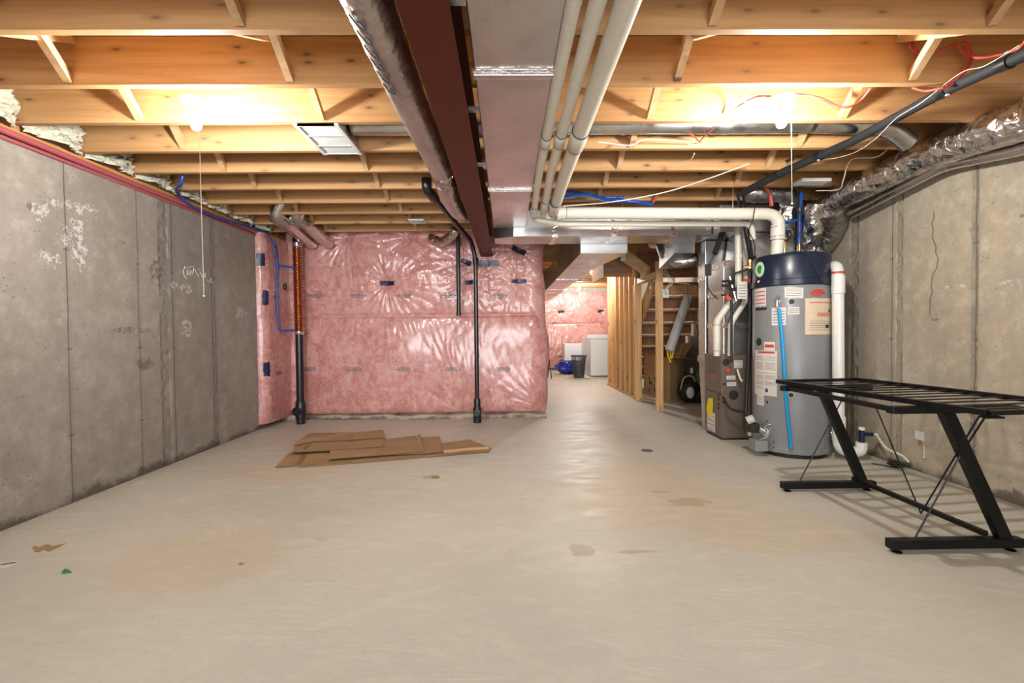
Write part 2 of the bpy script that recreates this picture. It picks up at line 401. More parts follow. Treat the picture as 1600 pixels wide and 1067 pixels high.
# ------------------------------------------------------------------ the room shell
XL, XR, JB, JT = -2.82, 3.10, 2.31, 2.545      # side walls, joist bottoms, joist tops
YB, YF, YREAR = 5.93, 13.0, -3.2
def struct(mb, name, m, **k): return tag(mb.build(name, m, origin=(0, 0, 0), **k), kind='structure')
struct(MB().box(XL-.2, XR+.2, YREAR-.2, YF+.2, -.2, 0), 'floor', M['floor'], smooth=0)
struct(MB().box(XL-.2, XR+.2, YREAR-.2, YF+.2, JT, JT+.03), 'ceiling', M['subfloor'], smooth=0)
def wall_x(name, x0, x1, y0, y1, z1, m): return struct(MB().box(x0, x1, y0, y1, 0, z1), name, m, smooth=0)
wl = MB().box(XL-.2, XL, YREAR, YB+.2, 0, 2.215)
wl.mat(1)                                  # chalk writing scribbled on the wall
def chalk(mb, strokes, X, r=.0028):
    for s_ in strokes:
        pts = [S(px, py, X) for px, py in s_]
        mb.tube([Vector((X+.0005, p.y, p.z)) for p in pts], r, 5)
chalk(wl, [[(289,416),(286,424),(288,432),(292,436)], [(291,419),(297,417),(302,416)], [(293,422),(292,430)], [(296,421),(299,424),(297,430),(294,428),(296,424)],
    [(303,418),(301,428)], [(304,421),(308,428),(310,433)], [(309,421),(313,420)], [(312,424),(315,430),(318,436)], [(317,430),(321,427),(320,434)], [(323,437),(327,440)], [(330,434),(329,441),(333,442)]], XL)
wl.mat(0); struct(wl, 'wall_left', [M['wall_left'], M['white']], smooth=0)
wall_x('wall_right', XR, XR+.2, YREAR, YF, 2.215, M['wall_right'])
M['wall_plain'] = concrete_wall('concrete_plain', (.50, .43, .36), [], [], [], [], [])
struct(MB().box(XL, .42, YB, YB+.2, 0, JT), 'wall_back', M['wall_plain'], smooth=0)
struct(MB().box(.22, .42, YB+.2, YF, 0, JT), 'wall_side', M['wall_plain'], smooth=0)
struct(MB().box(.22, XR, YF, YF+.2, 0, JT), 'wall_far', M['wall_plain'], smooth=0)
struct(MB().box(XL-.2, XR+.2, YREAR-.2, YREAR, 0, JT), 'wall_rear', M['wall_plain'], smooth=0)
struct(MB().box(XL-.2, XL-.02, YREAR, YB+.2, 2.215, JT), 'trim_1', M['subfloor'], smooth=0)   # rim board on the left wall
struct(MB().box(XR+.02, XR+.2, YREAR, YF, 2.215, JT), 'trim_2', M['subfloor'], smooth=0)
cb = MB(); nx = 90; xs = np.linspace(XL+.0, .50, nx)   # rough footing ledge under the pink wall
y_f = 5.74+.018*np.sin(xs*7)+.012*rng.standard_normal(nx).cumsum()*.25
cb.grid(np.stack([xs, xs, xs]), np.stack([y_f, y_f+.03, np.full(nx, YB)]), np.stack([np.zeros(nx)-.002, .045+.01*np.sin(xs*11), np.full(nx, .055)]))
struct(cb, 'trim_3', M['wall_plain'])

# ------------------------------------------------------------------ joists
ORD = ['first','second','third','fourth','fifth','sixth','seventh','eighth','ninth','tenth','eleventh','twelfth','thirteenth','fourteenth','fifteenth','sixteenth','seventeenth',
       'eighteenth','nineteenth','twentieth','twenty-first','twenty-second','twenty-third','twenty-fourth','twenty-fifth','twenty-sixth','twenty-seventh','twenty-eighth','twenty-ninth']
SP, J1, JW = .406, 1.87, .038
def jy(k): return J1+SP*(k-1)
jl0 = MB().box(-1.30, 1.30, 0, JW, 0, JT-JB).build('floor_joist', M['joist'], origin=(0,0,0), smooth=0, bevel=.002)
jr0 = MB().box(-1.665, 1.665, 0, JW, 0, JT-JB).build('floor_joist', M['joist'], origin=(0,0,0), smooth=0, bevel=.002)
first = {'l': True, 'r': True}
for side, src, xc in (('l', jl0, -1.535), ('r', jr0, 1.435)):
    for k in range(1, 29):
        if side == 'l' and k > 10: continue
        o = src if first[side] else src.copy()
        if not first[side]: COL.objects.link(o)
        first[side] = False
        o.location = (xc, jy(k), JB+random.uniform(-.003, .003))
        tag(o, f"bare spruce floor joist {'left' if side=='l' else 'right'} of the dark red beam, {ORD[k-1]} from the camera", 'joist',
            'floor joists left of the beam' if side == 'l' else 'floor joists right of the beam')
# joists behind the camera (they shade the light there)
for k in range(-11, 1):
    o = jr0.copy(); COL.objects.link(o); o.location = (1.435, jy(k), JB); tag(o, f'bare spruce floor joist right of the beam, {ORD[-k]} one behind the camera', 'joist'); o['group'] = 'joists behind the camera'
    o = jl0.copy(); COL.objects.link(o); o.location = (-1.535, jy(k), JB); tag(o, f'bare spruce floor joist left of the beam, {ORD[-k]} one behind the camera', 'joist'); o['group'] = 'joists behind the camera, left'

# ------------------------------------------------------------------ cross bridging
def strut_mb(x0, y0, x1, y1):  # from top of bay at y0 to the bottom at y1
    return MB().bar((x0, y0, JT-.02), (x1, y1, JB+.022), .036, .036, (1, 0, 0))
rows = [(-2.02, 'nearest the left wall', 10, .10), (-1.04, 'left of the beam midway', 10, .03), (.86, 'right of the three pipes', 9, .02), (1.93, 'nearest the right wall', 9, .08)]
for xr_, desc, kmax, skew in rows:
    for k in range(0, kmax):
        for tilt in (0, 1):
            ya, yb = jy(k)+JW, jy(k+1)
            jx = xr_ + random.uniform(-.03, .03); sg = 1 if xr_ > 0 else -1
            if tilt == 0: mb = strut_mb(jx-sg*.0, ya, jx+sg*skew, yb)        # high at the near joist, low at the far one
            else: mb = strut_mb(jx+sg*(.045+skew*.3), yb, jx+sg*.05, ya)
            one(mb, 'bridging_strut', M['strut'], f"wood bridging strut, row {desc}, {'nearest' if k==0 else ORD[k]} bay, {'rising toward camera' if tilt==0 else 'rising away'}", 'strut', 'bridging struts '+desc)
for k in range(13, 25, 1):
    for tilt in (0, 1):
        ya, yb = jy(k)+JW, jy(k+1)
        mb = strut_mb(1.0, ya, 1.02, yb) if tilt == 0 else strut_mb(1.05, yb, 1.06, ya)
        one(mb, 'bridging_strut', M['strut'], f"wood bridging strut beyond the duct, {ORD[k]} bay, {'rising toward camera' if tilt==0 else 'rising away'}", 'strut', 'bridging struts beyond the ducts')

# ------------------------------------------------------------------ left wall head: sill plate, gasket, spray foam
t = thing('sill_plate', 'orange wood sill plate with red gasket along the left wall top', 'sill plate', (XL, 2.5, 2.215))
MB().box(XL-.14, XL-.005, .3, 5.3, 2.24, 2.278).build('plate', M['sill'], t, smooth=0)
g = MB()
ys = np.linspace(.3, 5.35, 60)
g.tube([(XL+.012+.006*math.sin(y*3), y, 2.235-.003*math.sin(y*2)) for y in ys], .020, 8)
g.tube([(XL+.005+.006*math.sin(y*5), y, 2.200) for y in ys], .011, 8)
g.build('gasket', M['redpink'], t)
for k in range(0, 10):
    y0, y1 = jy(k)+JW+.002, jy(k+1)-.002
    u, v = np.meshgrid(np.linspace(0, 1, 22), np.linspace(0, 1, 20))
    b = .05+.05*np.sin(PI*u)**.5*(1-v*.6)+.02*np.sin(u*9+k)*np.cos(v*7)+.012*rng.standard_normal(u.shape)
    b = np.maximum(b, .01)
    mb = MB().grid(XL-.04+b*1.0, y0+(y1-y0)*u, 2.282+(JT-2.285)*v)
    one(mb, 'spray_foam', M['foam'], f"pale lumpy spray foam at the left wall head, {'nearest' if k==0 else ORD[k]} joist bay", 'insulation', 'spray foam along the left rim')
for k in range(0, 8):
    y0, y1 = jy(k)+JW+.002, jy(k+1)-.002
    u, v = np.meshgrid(np.linspace(0, 1, 16), np.linspace(0, 1, 14))
    b = .06+.03*np.sin(PI*u)+.010*rng.standard_normal(u.shape)
    mb = MB().grid(XR+.03-b, y0+(y1-y0)*u, 2.225+(JT-2.23)*v)
    one(mb, 'spray_foam', M['foam'], f"pale lumpy spray foam at the right wall head, {'nearest' if k==0 else ORD[k]} joist bay", 'insulation', 'spray foam along the right rim')

# ------------------------------------------------------------------ pink insulation under plastic
def fnoise(u, v, seed, n=14, fmin=1, fmax=12):
    r = np.random.default_rng(seed); o = 0
    for i in range(n):
        f = r.uniform(fmin, fmax); a = r.uniform(0, 2*PI); ph = r.uniform(0, 2*PI)
        o = o + np.sin((u*np.cos(a)+v*np.sin(a))*f+ph)/math.sqrt(n)
    return o
def pink_depth(u, v, H, tapes, seed, seam=1.30, Lr=None):
    """u along the wall, v height; how far the plastic stands off the wall"""
    lower = np.clip(v/seam, 0, 1); upper = np.clip((v-seam)/(H-seam), 0, 1)
    d = .12 + np.where(v < seam, .055*np.sin(PI*lower)**.6, .030*np.sin(PI*upper)**.6)
    d = d + .012*fnoise(u, v, seed, fmin=2, fmax=9)
    wu = u+.06*fnoise(u, v, seed+1, fmin=2, fmax=8); wv = v+.04*fnoise(u, v, seed+2, fmin=2, fmax=8)
    d = d + .0026*np.abs(fnoise(wu*3, wv*.7, seed+3, fmin=6, fmax=22))
    for i, (tu, tv, s_) in enumerate(tapes):
        r = np.hypot(u-tu, v-tv); th = np.arctan2(v-tv, u-tu)
        d = d - s_*.055*np.exp(-r/.11)
        n1, n2 = 13+i % 4, 29+i % 5
        fold = (np.abs(np.sin(th*n1/2+i+.5*np.sin(r*9)))**.7*.6+np.abs(np.sin(th*n2/2+2*i))*.4)
        d = d + s_*.021*fold*np.exp(-r/.42)*(1-np.exp(-r/.07))
    d = d - .012*np.exp(-((v-seam)/.02)**2)
    return d
# back wall: u = x, v = z
UB0, UB1, VB0, VB1 = -2.76, .50, .055, 2.53
def back_uv(px, py, Y=5.76):
    p = P(px, py, Y); return p.x, p.z
tap_b = [(604,442,1.4), (728,409,.8), (732,441,.8), (762,412,1.0), (811,391,1.2), (811,439,1.0)]
tb = [(*back_uv(a, b), s_) for a, b, s_ in tap_b] + [(-2.0, 2.3, 1.3), (-1.2, 2.3, 1.0), (-.5, 2.3, .9), (.45, .1, 1.0), (-.55, .02, .8), (-2.7, 1.1, .6)]
WL = YB
def back_surf(u, v):
    u_, v_ = np.asarray(u, float), np.asarray(v, float)
    d = pink_depth(u_, v_, VB1, tb, 11)
    e = np.clip((UB1-u_)/.22, 0, 1); d = d*np.sqrt(1-(1-e)**2)+.0
    bt = np.clip((v_-VB0)/.10, 0, 1); d = d*(.72+.28*np.sqrt(1-(1-bt)**2))
    return WL - d
pk = thing('insulation_blanket', 'pink glass wool under clear plastic covering the concrete back wall', 'insulation', (-1.1, WL, VB0))
U, V = np.meshgrid(np.linspace(UB0, UB1, 300), np.linspace(VB0, VB1, 210))
bulge_u = U + np.where(U > UB1-.35, (.055*np.sin(PI*np.clip(V/1.5, 0, 1))+.012*np.sin(V*9))*((U-(UB1-.35))/.35)**2, 0)
mb = MB().grid(bulge_u, back_surf(U, V), V)
Ue, Ve = np.meshgrid(np.linspace(0, 1, 3), np.linspace(VB0, VB1, 210))
mb.build('blanket', M['pink'], pk, smooth=80)
def tape_patch(mb, surf, c, w_, h_, rot=0.0, off=.004, nu=6, nv=3, jag=.15):
    us, vs = np.meshgrid(np.linspace(-.5, .5, nu), np.linspace(-.5, .5, nv))
    a = us*w_*(1+jag*rng.standard_normal((nv, 1))*.5)
    b = vs*h_*(1+jag*rng.standard_normal((1, nu))*.5)
    u = c[0]+a*math.cos(rot)-b*math.sin(rot); v = c[1]+a*math.sin(rot)+b*math.cos(rot)
    mb.grid(*surf(u, v, off))
def sb(u, v, off): return u, back_surf(u, v)-off, v
for (px, py, w_, h_, r_, m_) in [(604,442,.17,.055,0,'bluetape'), (728,409,.13,.06,-.4,'bluetape'), (733,441,.10,.05,.1,'bluetape'), (762,411,.28,.075,0,'bluetape'),
        (811,391,.18,.07,-.45,'darktape'), (811,439,.17,.05,0,'bluetape')]:
    m1 = MB(); u0, v0 = back_uv(px, py); tape_patch(m1, sb, (u0, v0), w_, h_, r_, .012); m1.build('tape', M[m_], pk)
pm = MB()
def print_mark(mb, surf, u0, v0, s_=1.0):
    r2 = np.random.default_rng(int(abs(u0*1000)))
    for row, (hh, segs) in enumerate([(.010, 5), (.020, 6), (.008, 7)]):
        z = v0 + (1-row)*.022*s_
        x = u0-.10*s_ + (0 if row == 1 else .02)
        for q in range(segs):
            wd = .20*s_/segs*r2.uniform(.55, .85)
            uu, vv = np.meshgrid([x, x+wd], [z-hh*s_/2, z+hh*s_/2]); mb.grid(*surf(uu, vv, .005)); x += .20*s_/segs*(1 if row == 1 else .8)
for px, py in [(491,462), (560,462), (631,462), (701,462), (781,462), (482,577), (554,577), (631,577), (708,577), (786,577)]:
    pm = MB(); print_mark(pm, sb, *back_uv(px, py)); pm.build('printed_marking', M['greyink'], pk)
# left return part of the pink wall: u = y, v = z
tl = [(S(406,405,XL+.1).y, S(406,405,XL+.1).z, 1.), (S(409,465,XL+.1).y, S(409,465,XL+.1).z, 1.), (S(411,577,XL+.1).y, S(411,577,XL+.1).z, 1.), (5.3, 2.3, .8), (5.7, 1.7, .8)]
def left_surf(u, v):
    u_, v_ = np.asarray(u, float), np.asarray(v, float)
    d = pink_depth(u_, v_, 2.24, tl, 31)*.62
    e = np.clip((u_-5.18)/.10, 0, 1); return XL + .004 + d*np.sqrt(1-(1-e)**2)
pl = thing('insulation_blanket', 'narrow strip of pink plastic-covered glass wool at the end of the left wall', 'insulation', (XL, 5.5, .06))
U, V = np.meshgrid(np.linspace(5.18, 5.86, 70), np.linspace(.06, 2.24, 190))
MB().grid(left_surf(U, V), U, V).build('blanket', M['pink'], pl, smooth=80)
def sl(u, v, off): return left_surf(u, v)+off, u, v
for (px, py, w_, h_) in [(406,405,.05,.14), (409,465,.05,.16), (411,577,.05,.17)]:
    p = S(px+2, py, XL+.07); m1 = MB(); tape_patch(m1, sl, (p.y+.02, p.z), w_, h_, 0, .012, 4, 6); m1.build('tape', M['bluetape'], pl)
m1 = MB()
print_mark(m1, sl, 5.42, 1.52, .8); m1.build('printed_marking', M['greyink'], pl)
m1 = MB(); print_mark(m1, sl, 5.45, .62, .8); m1.build('printed_marking', M['greyink'], pl)
# far room
tf = [(P(877,487,12.9).x, P(877,487,12.9).z, 1.2), (P(939,486,12.9).x, P(939,486,12.9).z, 1.2), (2.0, 2.2, 1), (1.2, .2, 1)]
def far_surf(u, v): return YF - pink_depth(np.asarray(u, float), np.asarray(v, float), 2.2, tf, 51)
pf = thing('insulation_blanket', 'pink plastic-covered glass wool on the far end wall behind the laundry', 'insulation', (1.5, YF, .05))
U, V = np.meshgrid(np.linspace(.44, 3.08, 150), np.linspace(.05, 2.2, 120))
MB().grid(U, far_surf(U, V), V).build('blanket', M['pink'], pf, smooth=80)
def sf(u, v, off): return u, far_surf(u, v)-off, v
for px, py in ((877,487), (939,486)):
    p = P(px, py, 12.85); m1 = MB(); tape_patch(m1, sf, (p.x, p.z), .17, .07, .1, .015); m1.build('tape', M['darktape'], pf)
for px, py in ((867,505), (905,508), (860,545), (924,471), (892,471), (873,557)):
    m1 = MB(); print_mark(m1, sf, P(px, py, 12.85).x, P(px, py, 12.85).z, .9); m1.build('printed_marking', M['greyink'], pf)

# ------------------------------------------------------------------ steel beam
bx0, bx1, bz0 = -.309, -.157, 2.035
mb = MB().box(bx0, bx1, -2.9, 5.86, bz0, bz0+.012)
mb.box((bx0+bx1)/2-.004, (bx0+bx1)/2+.004, -2.9, 5.86, bz0+.012, JB-.014).box(bx0, bx1, -2.9, 5.86, JB-.014, JB-.003)
one(mb, 'steel_beam', M['steel_red'], 'dark red primed steel I-beam running down the middle of the ceiling', 'beam', smooth=0)

# ------------------------------------------------------------------ main sheet-metal trunk with its cross run
dx0, dx1, dz = -.116, .200, 2.125
tr = thing('trunk_duct', 'long flat grey sheet-metal duct beside the red beam', 'duct', (.04, 2.0, dz))
seams_y = [-1.2, .35, 1.86, 3.37, 4.60]
for i in range(4):
    a, b = seams_y[i]+.002, seams_y[i+1]-.002
    MB().box(dx0, dx1, a, b, dz, JB-.012).build('duct_section', M['galv'], tr, smooth=0, bevel=.004)
for y in (.35, 1.86, 3.37):
    mb = MB().box(dx0-.008, dx1+.008, y-.035, y+.035, dz-.006, dz-.001).box(dx0-.006, dx0-.001, y-.035, y+.035, dz, JB-.02).box(dx1+.001, dx1+.006, y-.035, y+.035, dz, JB-.02)
    mb.build('joint_tape', M['foiltape'], tr, smooth=0)
    MB().box(dx0-.006, dx1+.006, y-.012, y+.012, dz-.014, dz-.006).build('drive_cleat', M['galv'], tr, smooth=0, bevel=.003)
for y in (1.45, 2.15, 2.85):
    for x, s_ in ((dx0, -1), (dx1, 1)):
        MB().box(min(x, x+s_*.05)-.0, max(x, x+s_*.05), y-.012, y+.012, dz-.012, dz+.006).build('hanger_clip', M['galv'], tr, smooth=0)
cy0, cy1, cz = 4.60, 4.97, 2.035
cr = thing('cross_duct', 'grey sheet-metal duct crossing below the joists behind the white pipe', 'duct', (1, cy0, cz))
mb = MB().prism([(dx0+.005, cy0+.08, cz), (dx0+.20, cy0-.02, cz), (2.085, cy0-.02, cz), (2.085, cy1, cz), (dx0+.05, cy1, cz), (dx0+.005, cy1-.05, cz)], (0, 0, JB-.01-cz))
mb.build('duct_body', M['galv'], cr, smooth=20, bevel=.005)
for x in (.50, 1.10, 1.70):
    MB().box(x-.03, x+.03, cy0-.026, cy0-.021, cz-.003, JB-.02).box(x-.03, x+.03, cy0-.02, cy1, cz-.006, cz-.001).build('joint_tape', M['foiltape'], cr, smooth=0)
# duct leaving towards the far room
fr = thing('branch_duct', 'wide sheet-metal duct running back to the far room', 'duct', (1.0, 8, 1.93))
ys_ = [4.98, 6.0, 7.4, 9.2, 12.6]
for i in range(4):
    a, b = ys_[i]+.003, ys_[i+1]-.003
    w0, w1 = (1.34, 1.22) if i == 0 else (1.22, 1.18)
    MB().hexa([(.82,a,1.93),(w0,a,1.93),(w1,b,1.93),(.82,b,1.93)], [(.82,a,JB-.01),(w0,a,JB-.01),(w1,b,JB-.01),(.82,b,JB-.01)]).build('duct_section', M['galv'], fr, smooth=0, bevel=.004)
for y in (7.4, 9.2): MB().box(.81, 1.235, y-.03, y+.03, 1.922, 1.928).build('joint_tape', M['foiltape'], fr, smooth=0)

# ------------------------------------------------------------------ round duct in the joist bay, with the return grille at its end
yb_ = jy(3)+JW+.20
t = thing('round_duct', 'round galvanised duct lying in the joist bay above the white pipes', 'duct', (0, yb_, 2.42))
MB().cyl((-.96, yb_, 2.40), (1.95, yb_, 2.40), .062, 24).build('duct_pipe', M['galv_round'], t)
mb = MB()
for x in (-.4, .75, 1.4): mb.cyl((x, yb_, 2.40), (x+.03, yb_, 2.40), .0655, 24)
mb.build('crimp_joint', M['galv_round'], t)
one(MB().tube(rp([(1.98, yb_, 2.40), (2.45, yb_, 2.39), (2.62, yb_+.02, 2.28)], .15), .06, 20), 'duct_elbow', M['galv_round'], 'dull round metal duct end behind the grey sleeve near the right wall', 'duct')
gx0, gx1, gy0, gy1 = -1.225, -.965, jy(3)-.0, jy(4)+.04
t = thing('return_grille', 'white three-panel air grille hung below the joists left of the beam', 'vent', ((gx0+gx1)/2, gy0, JB-.02))
mb = MB(); fw = .022; z0, z1 = JB-.018, JB-.006
mb.box(gx0, gx0+fw, gy0, gy1, z0, z1).box(gx1-fw, gx1, gy0, gy1, z0, z1)
gs = np.linspace(gy0, gy1, 4)
for i, y in enumerate(gs):
    hw = .012 if i in (0, 3) else .005
    mb.box(gx0+fw, gx1-fw, max(y-hw, gy0), min(y+hw, gy1) if i < 3 else gy1, z0, z1)
mb.box(gx0+fw, gx1-fw, gy0, gy0+.022, z0, z1).box(gx0+fw, gx1-fw, gy1-.022, gy1, z0, z1)
mb.build('grille_frame', M['white'], t, smooth=0)
for i in range(3):
    m1 = MB()
    for y in np.arange(gs[i]+.016, gs[i+1]-.012, .0085):
        m1.bar((gx0+fw, y, z0+.006), (gx1-fw, y, z0+.006), .0055, .0016, (0, .5, 1))
    m1.build('louvre_panel', M['whitegrey'], t, smooth=0)
m1 = MB().box(gx0+.01, gx1-.01, gy0+.04, gy1-.045, JB-.005, 2.50); m1.build('duct_boot', M['galv'], t, smooth=0)
p = P(652, 346, jy(9)-.10)
t = thing('floor_register', 'small square white register between the far joists', 'vent', (p.x, p.y, JB-.02))
MB().box(p.x-.09, p.x+.09, p.y-.09, p.y+.10, JB-.012, JB-.002).build('register_frame', M['white'], t, smooth=0, bevel=.003)
mb = MB()
for i in range(7): mb.box(p.x-.07, p.x+.07, p.y-.075+i*.024, p.y-.065+i*.024, JB-.018, JB-.012)
mb.build('register_slats', M['whitegrey'], t, smooth=0)

# ------------------------------------------------------------------ ceiling bulbs
def lamp(loc, label, mat_, string_to, group='bare bulbs on porcelain holders'):
    x, y, z = loc; t = thing('ceiling_light', label, 'ceiling light', loc, group)
    MB().lathe([(.050, .0), (.052, .002), (.052, .009), (.05, .010)], (x, y, z+.075), 8).build('junction_box', M['galv_round'], t)
    MB().lathe([(.026,.0),(.034,.006),(.064,.022),(.068,.030),(.066,.036),(.03,.037)], (x, y, z+.037), 28).build('lamp_holder', M['porcelain'], t)
    MB().lathe([(.018,.0),(.018,.012),(.016,.03)], (x, y, z+.008), 20).build('socket', M['porcelain'], t)
    prof = [(.004,-.082),(.014,-.079),(.022,-.069),(.025,-.055),(.024,-.042),(.019,-.024),(.014,-.010),(.013,.008)]
    MB().lathe(prof, (x, y, z), 16).build('bulb', mat_, t)
    mb = MB(); sx = x+.035
    mb.tube([(sx, y-.03, z+.04), (sx+.001, y-.03, (z+string_to)/2), (sx+.004, y-.03, string_to+.02)], .0017, 5)
    mb.ball((sx+.004, y-.03, string_to+.012), .006, n=8)
    mb.build('pull_string', M['wire'], t); return t
lp = P(306, 170, 2.40); lq = P(1221, 165, 2.40)
z_l = 2.2235
lamp((lp.x, 2.40, z_l), 'lit bare bulb with pull string on left side of the ceiling', M['bulb'], P(316, 466, 2.37).z)
lamp((lq.x, 2.40, z_l), 'lit bare bulb with pull string in front of the water heater', M['bulb'], P(1221, 322, 2.37).z)
l3 = P(925, 420, 8.41); l4 = P(905, 450, 11.66)
lamp((l3.x, 8.41, z_l), 'lit bare bulb in the far room, higher of the two distant ones', M['bulb_far'], 1.35)
lamp((l4.x, 11.66, z_l), 'lit bare bulb deepest in the far room near the pink wall', M['bulb_far'], 1.6)

# ------------------------------------------------------------------ PVC venting
def ring(mb, p, d, r, w_=.004):
    p, d = Vector(p), Vector(d).normalized(); mb.cyl(p-d*w_/2, p+d*w_/2, r, 20)
def pvc(name, pts, r, rad, label, couplings=(), m='pvc', n=20, parts=True, group=None, marks=True):
    t = thing(name, label, 'pipe', pts[0], group); path = rp(pts, rad, 7)
    MB().tube(path, r, n).build('pipe_run', M[m], t, smooth=50)
    for (a, b) in couplings:
        a, b = Vector(a), Vector(b); MB().tube([a, a+(b-a)*.02, b-(b-a)*.02, b], [r*1.06, r*1.12, r*1.12, r*1.06], n).build('coupling', M[m], t)
        if marks:
            d = (b-a).normalized()
            for e_ in (a, b): q = MB(); ring(q, e_, d, r*1.13); q.build('glue_line', M['mark'], t)
    return t
bigz = 2.085
B0 = Vector((.385, .2, bigz+.03)); B1 = Vector((.392, 3.0, bigz+.01)); B2 = Vector((.408, 3.83, bigz)); B3 = P(1203, 331, 3.9); B3.z = P(1100, 333, 3.9).z
pvc('vent_pipe', [B0, B1, (.408, 3.90, bigz)], .0415, .06, 'widest cream plastic vent pipe, rightmost of three along the duct', [((.3905, 2.33, bigz+.015), (.391, 2.52, bigz+.013)), ((.395, 3.55, bigz), (.405, 3.82, bigz))])
hz = P(1000, 332, 3.9).z
pvc('vent_pipe', [(.47, 3.9, hz), (2.36, 3.9, hz-.02), (2.345, 3.92, 1.70)], .050, .13, 'large white vent pipe running across then down into the water heater',
    [((.44, 3.9, hz), (.52, 3.9, hz)), ((2.355, 3.915, 1.985), (2.35, 3.915, 1.85)), ((2.352, 3.915, 1.96), (2.35, 3.915, 1.88))], m='pvc')
q = MB()
for x in (1.02, 1.98): q.tube([(x, 3.9+.052*math.cos(a), hz+.052*math.sin(a)) for a in np.linspace(-PI, .1, 10)]+[(x, 3.95, JB)], .0025, 5)
one(q, 'pipe_hanger', M['galv_round'], 'thin wire hangers holding the large white cross pipe', 'hanger')
pvc('vent_pipe', [(.298, .2, 2.125), (.302, 3.0, 2.115), (.33, 3.93, 2.085)], .0285, .05, 'middle of the three cream plastic pipes along the duct', [((.301, 2.40, 2.117), (.3015, 2.53, 2.1165)), ((.315, 3.55, 2.098), (.325, 3.8, 2.09))])
pvc('vent_pipe', [(.222, .2, 2.125), (.226, 3.0, 2.115), (.245, 4.02, 2.07), (.50, 4.04, 2.035), (2.2, 4.06, 2.03), (2.24, 4.1, 1.9)], .0255, .07, 'narrow cream plastic pipe against the duct, turning across behind the large one', [((.225, 2.43, 2.117), (.2255, 2.55, 2.1165)), ((.235, 3.66, 2.085), (.243, 3.9, 2.075))])

# ------------------------------------------------------------------ silver flex duct left of the beam
def flex(pts, r, m, name, label, rings=0, rough=.05, n=22, seg=14, parent=None, cat='duct', amp=.0, step=.035, flat=1.0):
    path = spline(pts, seg); L = [0]
    for a, b in zip(path, path[1:]): L.append(L[-1]+(b-a).length)
    N = max(6, int(L[-1]/step)); out = []; rs = []
    for i in range(N+1):
        s_ = L[-1]*i/N; j = max(k for k in range(len(L)) if L[k] <= s_+1e-9); j = min(j, len(path)-2)
        tt = (s_-L[j])/max(L[j+1]-L[j], 1e-6); out.append(path[j].lerp(path[j+1], tt))
        rr = r if not callable(r) else r(i/N)
        rs.append(rr*(1+amp*(1 if i % 2 else -1)+rough*.5*math.sin(i*.9)*math.sin(i*.37)))
    mb = MB().tube(out, rs, n, True, rough, flat)
    if parent is not None: return mb.build(name, M[m], parent, smooth=60)
    return one(mb, name, M[m], label, cat)
t = thing('flex_duct', 'silver insulated flexible duct hugging the left side of the beam', 'duct', (-.43, 2, 2.19))
flex([(-.45,.2,2.19), (-.45,1.2,2.19), (-.45,2.0,2.19), (-.435,2.6,2.18), (-.42,3.05,2.17), (-.415,3.10,2.165)], lambda s_: .088-.01*s_, 'foil_soft', 'duct_sleeve', '', rough=.02, parent=t, step=.022, amp=.006)
flex([(-.415,3.08,2.165), (-.42,3.16,2.16), (-.42,3.28,2.16)], .075, 'foil', 'taped_joint', '', rough=.10, parent=t, step=.02, amp=.03)
flex([(-.42,3.26,2.16), (-.43,3.6,2.14), (-.40,3.95,2.13), (-.37,4.15,2.17), (-.36,4.25,2.25)], lambda s_: .078-.012*s_, 'foil_soft', 'duct_sleeve', '', rough=.05, parent=t, step=.03, amp=.012)
for i, y in enumerate((1.52, 1.60, 1.68, 1.76, 1.84, 1.93)):     # cursive black print on the foil, not legible
    def onf(a, yy): return (-.45+.091*math.cos(math.radians(a)), yy, 2.19+.091*math.sin(math.radians(a)))
    MB().tube(spline([onf(238, y-.02), onf(250, y+.03), onf(262, y+.035), onf(258, y+.0), onf(246, y+.01)], 4), .0028, 5).build('printed_letter', M['mark'], t)
# small foil elbow behind the black pipes, far end
flex([P(672,372,5.62), P(690,378,5.55), P(706,368,5.45), P(712,358,5.4)], .055, 'foil', 'flex_duct', 'short crumpled foil elbow above the pink wall left of the beam', rough=.06, amp=.03, step=.02)
# two galvanised ducts, left rear
for i, (c0, c1, c2, c3) in enumerate([((440,318,4.75),(430,338,4.78),(452,352,4.95),(487,381,5.72)), ((470,318,4.85),(461,340,4.9),(480,352,5.05),(513,380,5.72))]):
    t = thing('round_duct', ['left of the two galvanised elbow ducts dropping to the pink wall corner', 'right of the two galvanised elbow ducts dropping to the pink wall corner'][i], 'duct', P(*c1), 'galvanised elbow ducts at the rear left')
    pts = [P(*c0), P(*c1), P(*c2), P(*c3)]; pts[0].z = JT-.1
    MB().tube(rp(pts[1:], .05), .072, 20).build('duct_pipe', M['galv_round'], t)
    MB().tube(rp([pts[0], pts[1], pts[1]+(pts[2]-pts[1])*.6], .11, 4), .076, 20).build('duct_elbow', M['galv_round'], t, smooth=15)

# ------------------------------------------------------------------ black drain pipes
def pipe(pts, r, rad, m, name, label, cat='pipe', n=14, group=None):
    return one(MB().tube(rp(pts, rad, 5), r, n), name, M[m], label, cat, group, smooth=50)
a = P(672, 302, 3.95); b = P(738, 380, 5.40); c = P(743, 400, 5.45)
t = thing('drain_pipe', 'tall black drain pipe bending from the joists down to the floor left of the beam', 'pipe', (c.x, 5.45, 0))
pe = P(672, 285, 3.95)
path = rp([a, P(737, 378, 5.40), Vector((c.x, 5.45, 1.95)), Vector((c.x, 5.45, .22))], .10, 6)
MB().tube(path, .026, 16).build('pipe_run', M['black'], t, smooth=50)
MB().tube(rp([(a.x-.02, a.y-.05, JB+.08), (a.x-.02, a.y-.05, a.z+.02), a+(Vector(b)-a)*.03, a+(Vector(b)-a)*.09], .08, 6), .043, 16).build('elbow', M['black'], t, smooth=50)
